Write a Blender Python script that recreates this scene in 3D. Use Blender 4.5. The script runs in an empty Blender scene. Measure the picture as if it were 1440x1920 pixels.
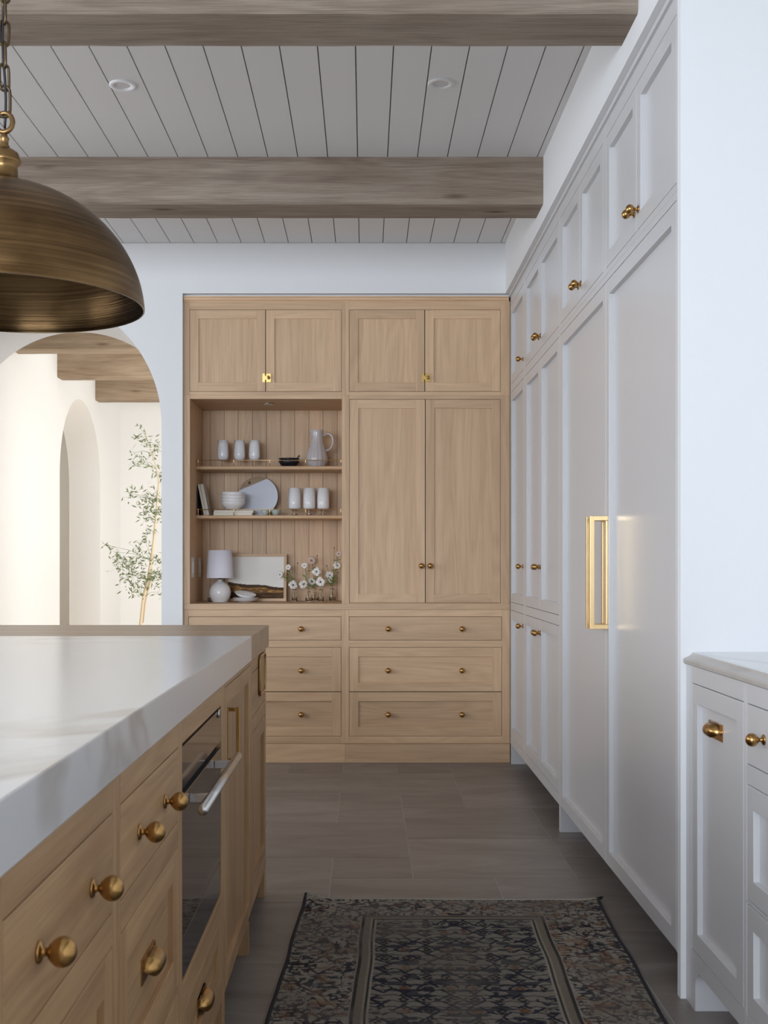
import bpy, bmesh, math, random
import numpy as np
from mathutils import Vector, Matrix
random.seed(7); rng=np.random.default_rng(7)
C=bpy.context.scene.collection
PI=math.pi
# ---------------------------------------------------------------- camera
F=2150.0; VX=685.0; VY=1054.0; H=1.157
cam=bpy.data.cameras.new('camera'); cam.sensor_fit='AUTO'; cam.sensor_width=36; cam.lens=36*F/1920
cam.shift_x=(720-VX)/1920; cam.shift_y=(VY-960)/1920; cam.clip_start=.05
cam.dof.use_dof=True; cam.dof.focus_distance=6.5; cam.dof.aperture_fstop=16
camo=bpy.data.objects.new('camera',cam); C.objects.link(camo)
camo.location=(0,0,H); camo.rotation_euler=(PI/2,0,0); bpy.context.scene.camera=camo
# ---------------------------------------------------------------- world, lights, exposure
w=bpy.data.worlds.new('world'); bpy.context.scene.world=w; w.use_nodes=True
w.node_tree.nodes['Background'].inputs[0].default_value=(.75,.85,1,1)
w.node_tree.nodes['Background'].inputs[1].default_value=1.0
WBL=7.95
def area(name,loc,rot,sx,sy,power,col):
    l=bpy.data.lights.new(name,'AREA'); l.shape='RECTANGLE'; l.size=sx; l.size_y=sy; l.energy=power; l.color=col
    o=bpy.data.objects.new(name,l); o.location=loc; o.rotation_euler=rot; C.objects.link(o); return o
area('daylight_behind',(-2.2,-3.3,1.85),(PI/2,0,0),3.3,1.6,208,(.80,.885,1))            # faces +Y
area('daylight_left',(-4.3,3.4,1.75),(PI/2,0,-PI/2),4.6,1.8,58,(.97,.98,1))        # faces +X
area('daylight_far_room',(1.35,9.9,1.6),(PI/2,0,PI/2),3.6,2.2,24,(1,.985,.96))       # faces -X
area('fill_side_room',(-4.0,12.2,1.6),(PI/2,0,PI),1.2,1.8,26,(1,.94,.88))  # added fill in the unseen side room, lifts the strip through the small arch
area('fill_far_front',(.2,WBL,1.6),(PI/2,0,0),2.2,2.0,72,(1,.985,.955))  # added fill without a window: brightens the far walls and arch jamb
vs=bpy.context.scene.view_settings
vs.view_transform='Standard'; vs.look='None'; vs.gamma=1; vs.use_curve_mapping=False; vs.exposure=0.47
# ---------------------------------------------------------------- helpers
WO={}
def at(px,py,q):            # pixel and scale (pixels per metre) -> point
    return Vector(((px-VX)/q, F/q, H+(VY-py)/q))
def tag(o,label=None,cat=None,group=None,kind=None):
    if label: o['label']=label
    if cat: o['category']=cat
    if group: o['group']=group
    if kind: o['kind']=kind
    return o
def thing(name,label,cat,loc,group=None):
    o=bpy.data.objects.new(name,None); C.objects.link(o); o.location=loc; o.empty_display_size=.05
    WO[o]=Vector(loc); return tag(o,label,cat,group)
class MB:
    def __init__(s): s.v=[]; s.f=[]; s.m=[]; s.sm=[]
    def add(s,vs,fs,m=0,smooth=False):
        b=len(s.v); s.v+=[tuple(p) for p in vs]
        for f in fs: s.f.append(tuple(b+i for i in f)); s.m.append(m); s.sm.append(smooth)
        return s
    def box(s,x0,x1,y0,y1,z0,z1,m=0):
        return s.add([(x0,y0,z0),(x1,y0,z0),(x1,y1,z0),(x0,y1,z0),(x0,y0,z1),(x1,y0,z1),(x1,y1,z1),(x0,y1,z1)],
            [(3,2,1,0),(4,5,6,7),(0,1,5,4),(1,2,6,5),(2,3,7,6),(3,0,4,7)],m)
    def fbox(s,P,u0,u1,v0,v1,w0,w1,m=0):
        return s.add([P(u,v,w) for w in (w0,w1) for (u,v) in ((u0,v0),(u1,v0),(u1,v1),(u0,v1))],
            [(3,2,1,0),(4,5,6,7),(0,1,5,4),(1,2,6,5),(2,3,7,6),(3,0,4,7)],m)
    def ring(s,P,o,i,w0,w1,m=0):
        (a0,a1,b0,b1),(c0,c1,d0,d1)=o,i
        r=[]
        for w_ in (w0,w1):
            r+=[P(*p,w_) for p in ((a0,b0),(a1,b0),(a1,b1),(a0,b1),(c0,d0),(c1,d0),(c1,d1),(c0,d1))]
        f=[]
        for k in range(4):
            n=(k+1)%4
            f+=[(k,n,4+n,4+k),(8+k,8+n,12+n,12+k),(k,n,8+n,8+k),(4+k,4+n,12+n,12+k)]
        return s.add(r,f,m)
    def lathe(s,prof,c=(0,0,0),n=32,m=0,M=None,smooth=True,caps=True):
        vs=[];fs=[]
        for r,z in prof:
            for k in range(n):
                a=2*PI*k/n; p=Vector((r*math.cos(a),r*math.sin(a),z))
                if M: p=M@p
                vs.append(p+Vector(c))
        L=len(prof)
        for j in range(L-1):
            for k in range(n):
                k2=(k+1)%n; fs.append((j*n+k,j*n+k2,(j+1)*n+k2,(j+1)*n+k))
        if caps:
            if prof[0][0]>1e-6: fs.append(tuple(range(n-1,-1,-1)))
            if prof[-1][0]>1e-6: fs.append(tuple((L-1)*n+k for k in range(n)))
        return s.add(vs,fs,m,smooth)
    def tube(s,pts,r,n=8,m=0,closed=False,smooth=True):
        pts=[Vector(p) for p in pts]; N=len(pts); vs=[]; fs=[]; prev=None
        for i,p in enumerate(pts):
            if closed: t=(pts[(i+1)%N]-pts[i-1])
            else: t=pts[min(i+1,N-1)]-pts[max(i-1,0)]
            t.normalize()
            if prev is None:
                a=Vector((0,0,1)) if abs(t.z)<.9 else Vector((1,0,0)); nrm=t.cross(a).normalized()
            else: nrm=(prev-t*prev.dot(t)).normalized()
            prev=nrm; b=t.cross(nrm); rr=r[i] if isinstance(r,(list,tuple)) else r
            for k in range(n):
                a=2*PI*k/n; vs.append(p+(nrm*math.cos(a)+b*math.sin(a))*rr)
        for i in range(N if closed else N-1):
            j=(i+1)%N
            for k in range(n): k2=(k+1)%n; fs.append((i*n+k,i*n+k2,j*n+k2,j*n+k))
        if not closed: fs+= [tuple(range(n-1,-1,-1)),tuple((N-1)*n+k for k in range(n))]
        return s.add(vs,fs,m,smooth)
    def build(s,name,mat,parent=None,origin=None,bevel=0,seg=2,recalc=True,solid=0):
        o_=Vector(origin) if origin is not None else (WO[parent] if parent is not None else Vector((0,0,0)))
        me=bpy.data.meshes.new(name)
        me.from_pydata([tuple(Vector(p)-o_) for p in s.v],[],s.f)
        for x in (mat if isinstance(mat,(list,tuple)) else [mat]): me.materials.append(x)
        me.polygons.foreach_set('material_index',s.m); me.polygons.foreach_set('use_smooth',s.sm)
        if recalc:
            b=bmesh.new(); b.from_mesh(me); bmesh.ops.recalc_face_normals(b,faces=b.faces); b.to_mesh(me); b.free()
        me.update()
        ob=bpy.data.objects.new(name,me); C.objects.link(ob); WO[ob]=o_
        if parent is not None: ob.parent=parent; ob.location=o_-WO[parent]
        else: ob.location=o_
        if solid:
            md=ob.modifiers.new('s','SOLIDIFY'); md.thickness=solid; md.offset=-1
        if bevel:
            md=ob.modifiers.new('b','BEVEL'); md.width=bevel; md.segments=seg; md.limit_method='ANGLE'; md.angle_limit=.6
        return ob
def put(src,name,parent,loc,rot=(0,0,0)):
    o=src.copy() if isinstance(src,bpy.types.Object) else bpy.data.objects.new(name,src)
    o.name=name; C.objects.link(o); loc=Vector(loc); WO[o]=loc; o.rotation_euler=rot
    if parent is not None: o.parent=parent; o.location=loc-WO[parent]
    else: o.location=loc
    return o
# ---------------------------------------------------------------- materials
def srgb(r,g,b):
    f=lambda c:(c/12.92 if c<=.04045 else ((c+.055)/1.055)**2.4)
    return (f(r/255),f(g/255),f(b/255),1)
def pm(name,col,rough=.5,metal=0,**k):
    m=bpy.data.materials.new(name); m.use_nodes=True; b=m.node_tree.nodes['Principled BSDF']
    b.inputs['Base Color'].default_value=col if len(col)==4 else (*col,1)
    b.inputs['Roughness'].default_value=rough; b.inputs['Metallic'].default_value=metal
    for kk,v in k.items(): b.inputs[kk].default_value=v
    return m
def nd(m,t,**k):
    n=m.node_tree.nodes.new(t)
    for a,v in k.items(): setattr(n,a,v)
    return n
def lk(m,a,b): m.node_tree.links.new(a,b)
def coords(m,scale,rnd=True):
    tc=nd(m,'ShaderNodeTexCoord'); mp=nd(m,'ShaderNodeMapping'); mp.inputs['Scale'].default_value=scale
    if rnd:
        oi=nd(m,'ShaderNodeObjectInfo'); mu=nd(m,'ShaderNodeMath',operation='MULTIPLY'); mu.inputs[1].default_value=17.3
        lk(m,oi.outputs['Random'],mu.inputs[0])
        va=nd(m,'ShaderNodeVectorMath',operation='ADD'); lk(m,tc.outputs['Object'],va.inputs[0]); lk(m,mu.outputs[0],va.inputs[1])
        lk(m,va.outputs[0],mp.inputs['Vector'])
    else: lk(m,tc.outputs['Object'],mp.inputs['Vector'])
    return mp.outputs['Vector']
def ramp(m,src,stops):
    r=nd(m,'ShaderNodeValToRGB'); e=r.color_ramp.elements
    while len(e)<len(stops): e.new(.5)
    for i,(p,c) in enumerate(stops): e[i].position=p; e[i].color=c if len(c)==4 else (*c,1)
    lk(m,src,r.inputs[0]); return r.outputs[0]
def mixc(m,fac,a,b,mode='MIX'):
    x=nd(m,'ShaderNodeMix',data_type='RGBA',blend_type=mode)
    if isinstance(fac,(int,float)): x.inputs[0].default_value=fac
    else: lk(m,fac,x.inputs[0])
    for i,v in ((6,a),(7,b)):
        if isinstance(v,tuple): x.inputs[i].default_value=v
        else: lk(m,v,x.inputs[i])
    return x.outputs[2]
def wood(name,dark,light,ax,rough=.5,figure=.24,bump=.06,scale=1,pore=.25,rvar=.12):
    m=pm(name,light,rough); b=m.node_tree.nodes['Principled BSDF']
    def sc(ac,al): v=[ac*scale]*3; v[ax]=al*scale; return tuple(v)
    n1=nd(m,'ShaderNodeTexNoise'); n1.inputs['Scale'].default_value=1; n1.inputs['Detail'].default_value=5; n1.inputs['Distortion'].default_value=.4
    lk(m,coords(m,sc(22,.9)),n1.inputs['Vector'])
    wv=nd(m,'ShaderNodeTexNoise'); wv.inputs['Scale'].default_value=1; wv.inputs['Detail'].default_value=1.5; wv.inputs['Distortion'].default_value=1.0
    lk(m,coords(m,sc(5.5,.55)),wv.inputs['Vector'])
    mu=nd(m,'ShaderNodeMath',operation='MULTIPLY'); mu.inputs[1].default_value=9; lk(m,wv.outputs[0],mu.inputs[0])
    fr=nd(m,'ShaderNodeMath',operation='PINGPONG'); fr.inputs[1].default_value=.5; lk(m,mu.outputs[0],fr.inputs[0])
    m2=nd(m,'ShaderNodeMath',operation='MULTIPLY'); m2.inputs[1].default_value=2; lk(m,fr.outputs[0],m2.inputs[0])
    mf=nd(m,'ShaderNodeMix',data_type='FLOAT'); mf.inputs[0].default_value=figure
    lk(m,n1.outputs[0],mf.inputs[2]); lk(m,m2.outputs[0],mf.inputs[3])
    col=ramp(m,mf.outputs[0],[(.2,dark),(.75,light)])
    n3=nd(m,'ShaderNodeTexNoise'); n3.inputs['Scale'].default_value=1; n3.inputs['Detail'].default_value=2
    lk(m,coords(m,sc(190,5)),n3.inputs['Vector'])
    p=ramp(m,n3.outputs[0],[(.35,(.62,.58,.54)),(.55,(1,1,1))])
    col=mixc(m,pore,col,mixc(m,1.0,col,p,'MULTIPLY'))
    oi=nd(m,'ShaderNodeObjectInfo'); hv=nd(m,'ShaderNodeHueSaturation')
    mr=nd(m,'ShaderNodeMapRange'); mr.inputs[3].default_value=1-rvar; mr.inputs[4].default_value=1+rvar*.6; lk(m,oi.outputs['Random'],mr.inputs[0])
    lk(m,mr.outputs[0],hv.inputs['Value']); lk(m,col,hv.inputs['Color']); lk(m,hv.outputs[0],b.inputs['Base Color'])
    bp=nd(m,'ShaderNodeBump'); bp.inputs['Strength'].default_value=bump; bp.inputs['Distance'].default_value=.01
    lk(m,n3.outputs[0],bp.inputs['Height']); lk(m,bp.outputs[0],b.inputs['Normal'])
    return m
OD,OL=(.56,.365,.215,1),(.71,.49,.30,1)
OAKX,OAKY,OAKZ=[wood('oak_grain_'+'xyz'[a],OD,OL,a) for a in range(3)]
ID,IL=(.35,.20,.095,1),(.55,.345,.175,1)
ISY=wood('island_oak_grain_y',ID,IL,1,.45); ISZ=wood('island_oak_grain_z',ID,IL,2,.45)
BUT=wood('butcher_block_oak',(.36,.25,.155,1),(.47,.34,.225,1),0,.35,.3)
BUTY=wood('butcher_block_end',(.30,.2,.125,1),(.42,.3,.2,1),1,.4,.3)
def beammat(name,d,l):
    m=wood(name,d,l,0,.75,.18,.35,1.15,.5,.05); b=m.node_tree.nodes['Principled BSDF']
    src=b.inputs['Base Color'].links[0].from_socket
    v=nd(m,'ShaderNodeTexVoronoi'); v.inputs['Scale'].default_value=1; lk(m,coords(m,(1.6,7,7)),v.inputs['Vector'])
    k=ramp(m,v.outputs['Distance'],[(.035,(.28,.2,.14)),(.13,(1,1,1))])
    n=nd(m,'ShaderNodeTexNoise'); n.inputs['Scale'].default_value=2.2; n.inputs['Detail'].default_value=5; lk(m,coords(m,(1,3,3)),n.inputs['Vector'])
    s=ramp(m,n.outputs[0],[(.3,(.78,.72,.66)),(.65,(1.08,1.1,1.1))])
    c=mixc(m,.8,src,mixc(m,1.0,src,s,'MULTIPLY'),'MIX'); c=mixc(m,1.0,c,k,'MULTIPLY'); lk(m,c,b.inputs['Base Color']); return m
BEAM=beammat('weathered_beam_wood',(.20,.15,.115,1),(.36,.295,.235,1))
FBEAM=beammat('far_beam_wood',(.26,.185,.12,1),(.42,.32,.22,1))
def paint(name,col,rough=.5,b_=.02):
    m=pm(name,col,rough); n=nd(m,'ShaderNodeTexNoise'); n.inputs['Scale'].default_value=60; n.inputs['Detail'].default_value=3
    lk(m,coords(m,(1,1,1),False),n.inputs['Vector'])
    bp=nd(m,'ShaderNodeBump'); bp.inputs['Strength'].default_value=b_; bp.inputs['Distance'].default_value=.01
    lk(m,n.outputs[0],bp.inputs['Height']); lk(m,bp.outputs[0],m.node_tree.nodes['Principled BSDF'].inputs['Normal']); return m
WALL=paint('white_plaster',(.78,.785,.79,1),.75,.04)
FWALL=paint('cream_plaster',(.83,.815,.785,1),.8,.05)
CEIL=paint('ceiling_paint',(.70,.69,.68,1),.55)
GAP=pm('joint_backing_paint',(.22,.2,.15),.8)  # brown-grey backing that shows between the ceiling planks
WC=paint('cabinet_paint',(.60,.595,.60,1),.27,.008)
WCIN=pm('cabinet_inside',(.25,.25,.26),.7)
OIN=pm('oak_inside',(.08,.05,.03),.8)
BRASS=pm('aged_brass',(.44,.255,.09),.24,1)
BRASSD=pm('dull_bronze_brass',(.27,.165,.07),.33,1)
BRASSP=pm('satin_brass',(.80,.58,.30),.32,1)
STEEL=pm('brushed_steel',(.62,.6,.58),.25,1)
CER=pm('white_ceramic',(.80,.78,.77),.22)
CERG=pm('grey_glazed_ceramic',(.50,.47,.47),.16)
BLK=pm('black_ceramic',(.012,.014,.02),.2)
GRN=pm('pale_green_glaze',(.42,.48,.42),.25)
CREAM=pm('cream_paper',(.68,.62,.50),.7)
PAGES=pm('page_edges',(.80,.76,.66),.8)
SHADE=pm('lamp_shade_linen',(.80,.79,.86),.8)
PLAST=pm('white_plastic',(.82,.82,.82),.35)
PATE=pm('light_trim',(.75,.75,.76),.4)
BG=pm('black_glass',(.035,.026,.022),.04); BG2=pm('bronze_glass',(.10,.07,.055),.06)
DK=pm('dark_gap',(.004,.004,.004),.8)
STEM=pm('green_stem',(.12,.16,.03),.5); PETAL=pm('white_petal',(.80,.77,.72),.6); FC=pm('flower_centre',(.05,.02,.05),.6)
PETP=pm('blush_petal',(.62,.46,.38),.6)
GL=pm('clear_glass',(1,1,1),.0); GL.node_tree.nodes['Principled BSDF'].inputs['Transmission Weight'].default_value=1; GL.node_tree.nodes['Principled BSDF'].inputs['IOR'].default_value=1.3
def frosted_glint():  # white mixed in: painted window glints on goblets, frosting on the tumblers
    m=bpy.data.materials.new('frosted_glint_glass'); m.use_nodes=True; nt=m.node_tree; b=nt.nodes['Principled BSDF']
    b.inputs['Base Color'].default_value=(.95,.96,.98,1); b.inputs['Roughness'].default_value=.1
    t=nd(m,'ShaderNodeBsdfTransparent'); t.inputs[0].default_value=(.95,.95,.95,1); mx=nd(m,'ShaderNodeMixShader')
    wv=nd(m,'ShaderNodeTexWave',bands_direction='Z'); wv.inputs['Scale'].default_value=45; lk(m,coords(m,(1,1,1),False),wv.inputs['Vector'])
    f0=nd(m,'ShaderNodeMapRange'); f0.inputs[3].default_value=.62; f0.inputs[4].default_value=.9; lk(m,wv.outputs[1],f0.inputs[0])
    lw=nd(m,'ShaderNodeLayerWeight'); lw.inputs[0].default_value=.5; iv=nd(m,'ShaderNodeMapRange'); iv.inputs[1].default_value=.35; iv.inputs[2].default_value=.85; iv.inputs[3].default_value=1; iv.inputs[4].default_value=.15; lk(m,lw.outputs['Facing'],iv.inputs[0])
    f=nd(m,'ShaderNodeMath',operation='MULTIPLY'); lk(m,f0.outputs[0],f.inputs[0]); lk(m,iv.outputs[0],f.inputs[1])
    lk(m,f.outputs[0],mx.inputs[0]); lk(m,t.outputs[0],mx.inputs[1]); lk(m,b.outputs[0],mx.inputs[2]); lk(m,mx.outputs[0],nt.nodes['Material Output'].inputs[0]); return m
FROST_GLINT=frosted_glint()
def marble(name,base,vein,sc,rough,thr=.02):
    m=pm(name,base,rough); b=m.node_tree.nodes['Principled BSDF']
    n=nd(m,'ShaderNodeTexNoise'); n.inputs['Scale'].default_value=sc; n.inputs['Detail'].default_value=4; n.inputs['Distortion'].default_value=.7
    tc=coords(m,(1.0,.55,1.0),False); lk(m,tc,n.inputs['Vector'])
    a=nd(m,'ShaderNodeMath',operation='SUBTRACT'); a.inputs[1].default_value=.5; lk(m,n.outputs[0],a.inputs[0])
    ab=nd(m,'ShaderNodeMath',operation='ABSOLUTE'); lk(m,a.outputs[0],ab.inputs[0])
    v=ramp(m,ab.outputs[0],[(0,vein),(thr,base)])
    n2=nd(m,'ShaderNodeTexNoise'); n2.inputs['Scale'].default_value=sc*.8; n2.inputs['Detail'].default_value=3; lk(m,tc,n2.inputs['Vector'])
    k=ramp(m,n2.outputs[0],[(.48,(0,0,0)),(.62,(1,1,1))])
    lk(m,mixc(m,k,base,v),b.inputs['Base Color']); return m
MARB=marble('white_veined_marble',(.66,.655,.65,1),(.44,.40,.355,1),1.3,.2,.03)
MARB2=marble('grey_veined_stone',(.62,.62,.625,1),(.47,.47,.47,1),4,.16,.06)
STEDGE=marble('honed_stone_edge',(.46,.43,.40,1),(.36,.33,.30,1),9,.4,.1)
def tilemat():
    m=pm('grey_stone_tile',(.1,.09,.085),.42); b=m.node_tree.nodes['Principled BSDF']
    n=nd(m,'ShaderNodeTexNoise'); n.inputs['Scale'].default_value=1.0; n.inputs['Detail'].default_value=8; n.inputs['Roughness'].default_value=.65; n.inputs['Distortion'].default_value=.8
    lk(m,coords(m,(2.2,7,2)),n.inputs['Vector'])
    c=ramp(m,n.outputs[0],[(.3,(.165,.140,.124)),(.7,(.265,.232,.21))])
    oi=nd(m,'ShaderNodeObjectInfo'); hv=nd(m,'ShaderNodeHueSaturation'); mr=nd(m,'ShaderNodeMapRange'); mr.inputs[3].default_value=.88; mr.inputs[4].default_value=1.1
    lk(m,oi.outputs['Random'],mr.inputs[0]); lk(m,mr.outputs[0],hv.inputs['Value']); lk(m,c,hv.inputs['Color']); lk(m,hv.outputs[0],b.inputs['Base Color'])
    bp=nd(m,'ShaderNodeBump'); bp.inputs['Strength'].default_value=.12; bp.inputs['Distance'].default_value=.01; lk(m,n.outputs[0],bp.inputs['Height']); lk(m,bp.outputs[0],b.inputs['Normal'])
    return m
TILE=tilemat(); GROUT=pm('grout',(.40,.385,.37),.9)
def pendmat():
    m=pm('brushed_antique_brass',(.2,.13,.06),.36,1); b=m.node_tree.nodes['Principled BSDF']
    n=nd(m,'ShaderNodeTexNoise'); n.inputs['Scale'].default_value=1; n.inputs['Detail'].default_value=5; lk(m,coords(m,(2,2,190),False),n.inputs['Vector'])
    n2=nd(m,'ShaderNodeTexNoise'); n2.inputs['Scale'].default_value=6; n2.inputs['Detail'].default_value=4; lk(m,coords(m,(1,1,2),False),n2.inputs['Vector'])
    c=ramp(m,n.outputs[0],[(.3,(.13,.077,.034)),(.7,(.27,.165,.073))]); c2=ramp(m,n2.outputs[0],[(.35,(.55,.5,.45)),(.6,(1,1,1))])
    lk(m,mixc(m,1.0,c,c2,'MULTIPLY'),b.inputs['Base Color'])
    bp=nd(m,'ShaderNodeBump'); bp.inputs['Strength'].default_value=.12; bp.inputs['Distance'].default_value=.005; lk(m,n.outputs[0],bp.inputs['Height']); lk(m,bp.outputs[0],b.inputs['Normal']); return m
PEND=pendmat(); PENDI=PEND.copy(); PENDI.name='shaded_dome_brass'  # dome brass copied and darkened to paint in the shade inside
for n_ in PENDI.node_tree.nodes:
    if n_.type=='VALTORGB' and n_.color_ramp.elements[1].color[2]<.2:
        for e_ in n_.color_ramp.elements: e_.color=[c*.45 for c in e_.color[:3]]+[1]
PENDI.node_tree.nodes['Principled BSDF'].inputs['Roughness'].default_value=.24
def vcol(name,rough,bump=0):
    m=pm(name,(1,1,1),rough); a=nd(m,'ShaderNodeVertexColor'); a.layer_name='Col'; b=m.node_tree.nodes['Principled BSDF']; lk(m,a.outputs[0],b.inputs['Base Color'])
    b.inputs['Specular IOR Level'].default_value=.15
    if bump:
        n=nd(m,'ShaderNodeTexNoise'); n.inputs['Scale'].default_value=1; lk(m,coords(m,(250,500,100),False),n.inputs['Vector'])
        bp=nd(m,'ShaderNodeBump'); bp.inputs['Strength'].default_value=bump; bp.inputs['Distance'].default_value=.004; lk(m,n.outputs[0],bp.inputs['Height']); lk(m,bp.outputs[0],b.inputs['Normal'])
    return m
# ---------------------------------------------------------------- structure
CZ=2.99; WY=F/326.6; WB=WY/.852; RX=.805; HDR=2.70
XL_FAR=-2.70; FARY=F/170; KXL=-4.4; FYB=-3.4
# floor + tiles
MX,MY=.3005,.2905*F/2090; TX0=-.126; TY0=6.404*F/2090
c0,c1,r1=-7,6,21
tx0=TX0+c0*MX; tx1=TX0+c1*MX; tyn=TY0-r1*MY
g=MB(); g.box(tx0,tx1,tyn,TY0,-.05,-.0011,1)
g.box(-6.5,3,TY0,WB-.3,-.05,0,0); g.box(-6.5,3,WB-.3,14,-.05,0,2); g.box(-6.5,3,FYB-.2,tyn,-.05,0,0); g.box(-6.5,tx0,tyn,TY0,-.05,0,0); g.box(tx1,3,tyn,TY0,-.05,0,0)
floor=tag(g.build('floor',[TILE,GROUT,pm('pale_bounce_floor',(.62,.52,.40),.5)]),kind='structure')  # unseen far-room floor coloured pale to bounce light up under the arch
occ={}
lay=[]   # col,row,w,h (rows counted from the cabinet towards the viewer)
for t in [(-2,1,2,2),(-2,3,2,2),(0,1,2,2),(0,0,1,1),(1,0,1,1),(-1,0,1,1),(-3,0,2,1),(0,3,1,2),(1,3,1,1),(2,0,2,2),(2,2,2,2),(1,4,2,2),(3,4,2,2),(1,6,2,2),(3,6,2,1),(3,7,2,1),
          (-1,5,2,2),(-3,5,2,2),(0,7,1,1),(-2,7,2,2),(0,8,2,2),(2,8,2,2),(4,8,1,1),(4,9,2,1),(-2,9,2,2),(0,10,2,1),(2,10,1,1),(3,10,3,1),(3,11,2,2),(-3,11,2,1),(-1,11,2,2),(1,11,2,2)]:
    if all((t[0]+i,t[1]+j) not in occ for i in range(t[2]) for j in range(t[3])):
        lay.append(t)
        for i in range(t[2]):
            for j in range(t[3]): occ[(t[0]+i,t[1]+j)]=1
for r in range(r1):
    for c in range(c0,c1):
        if (c,r) in occ: continue
        for (w_,h_) in random.choice([[(2,2),(2,1),(1,2)],[(2,1),(2,2),(1,2)],[(1,2),(2,2),(2,1)]])+[(1,1)]:
            if c+w_<=c1 and r+h_<=r1 and all((c+i,r+j) not in occ for i in range(w_) for j in range(h_)): break
        lay.append((c,r,w_,h_))
        for i in range(w_):
            for j in range(h_): occ[(c+i,r+j)]=1
tm={}
for (c,r,w_,h_) in lay:
    if (w_,h_) not in tm:
        b=MB(); gx=w_*MX/2-.0015; gy=h_*MY/2-.0015; b.box(-gx,gx,-gy,gy,-.012,0)
        me=bpy.data.meshes.new('tile'); me.from_pydata(b.v,[],b.f); me.materials.append(TILE); tm[(w_,h_)]=me
    put(tm[(w_,h_)],'tile',floor,(TX0+(c+w_/2)*MX,TY0-(r+h_/2)*MY,random.uniform(-.0003,0)))
# ceiling planks
g=MB(); g.box(-4.6,3,FYB-.2,14,CZ+.008,CZ+.1); ceil=tag(g.build('ceiling',GAP),kind='structure')
g=MB(); L=WY-FYB; g.box(-.0655,.0655,-L/2,L/2,0,.012)
me=bpy.data.meshes.new('ceiling_plank'); me.from_pydata(g.v,[],g.f); me.materials.append(CEIL)
PW=.1354
for k in range(-32,7):
    xa=-.035+(k-1)*PW
    put(me,'ceiling_plank',ceil,(xa+PW/2,(WY+FYB)/2,CZ))
g=MB(); xe=-.035+6*PW; g.box(xe+.002,RX+.02,FYB,WY,CZ,CZ+.012); g.build('ceiling_plank',CEIL,ceil)
g=MB(); g.box(-3.2,1.6,WY,14,CZ-.001,CZ+.008); g.build('far_ceiling',WALL,ceil)
def arch_panel(g,P,u0,u1,ztop,uc,r,zs,w0,w1,N=64):
    # wall strip u0..u1 with an arched opening; P(u,z,w)
    g.fbox(P,u0,uc-r,0,ztop,w0,w1); g.fbox(P,uc+r,u1,0,ztop,w0,w1)
    for i in range(N):
        a,b=PI-PI*i/N,PI-PI*(i+1)/N
        ua,za=uc+r*math.cos(a),zs+r*math.sin(a); ub,zb=uc+r*math.cos(b),zs+r*math.sin(b)
        v=[P(ua,za,w0),P(ub,zb,w0),P(ub,ztop,w0),P(ua,ztop,w0),P(ua,za,w1),P(ub,zb,w1),P(ub,ztop,w1),P(ua,ztop,w1)]
        g.add(v,[(0,1,2,3),(7,6,5,4),(0,4,5,1)])
PYf=lambda u,z,w_:(u,w_,z)
g=MB(); hx0=(342.3-685)/326.6
arch_panel(g,PYf,-4.5,hx0,CZ,(55-685)/326.6,.759,H+258/326.6,WY,WB)
g.box(hx0,1.5,WY,WB,HDR,CZ); g.box(hx0,1.5,WY+.62,WB,0,HDR)
tag(g.build('wall_back',WALL,recalc=False),kind='structure')
g=MB(); yend=F/707.5; XW=.8355; XLo=.85
g.box(RX,1.6,yend+.03,WY,HDR,CZ); g.box(1.50,1.6,yend,WY+.62,0,HDR)
g.box(XW,1.6,yend,yend+.03,0,CZ); g.box(1.50,1.6,FYB,yend,0,CZ)
tag(g.build('wall_right',WALL),kind='structure')
def wall_holes(name,axis,c,t,a0,a1,holes,mat,zt=CZ):
    g=MB(); holes=sorted(holes); x=a0
    def bx(p,q_,z0,z1):
        if axis=='x': g.box(c,c+t,p,q_,z0,z1)
        else: g.box(p,q_,c,c+t,z0,z1)
    for (p,q_,z0,z1) in holes: bx(x,p,0,zt); bx(p,q_,0,z0); bx(p,q_,z1,zt); x=q_
    bx(x,a1,0,zt); return tag(g.build(name,mat),kind='structure')
wall_holes('wall_left','x',KXL-.12,.12,FYB,WY,[(.25,2.35,.8,2.7),(2.75,4.95,.8,2.7)],WALL)
wall_holes('wall_front','y',FYB-.12,.12,KXL-.12,1.6,[(-3.85,-.55,1.05,2.65)],WALL)
def window(name,axis,c,a0,a1,z0,z1,n):
    g=MB()
    def bx(p,q_,za,zb,t=.02):
        if axis=='x': g.box(c-t,c+t,p,q_,za,zb)
        else: g.box(p,q_,c-t,c+t,za,zb)
    bx(a0,a1,z0,z0+.06); bx(a0,a1,z1-.06,z1)
    for k in range(n+1):
        p=a0+(a1-a0-.05)*k/n; bx(p,p+.05,z0+.06,z1-.06)
    tag(g.build(name,PLAST),kind='structure')
window('window_1','x',KXL-.07,.25,2.35,.8,2.7,3); window('window_2','x',KXL-.07,2.75,4.95,.8,2.7,3); window('window_3','y',FYB-.07,-3.85,-.55,1.05,2.65,4)
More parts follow.
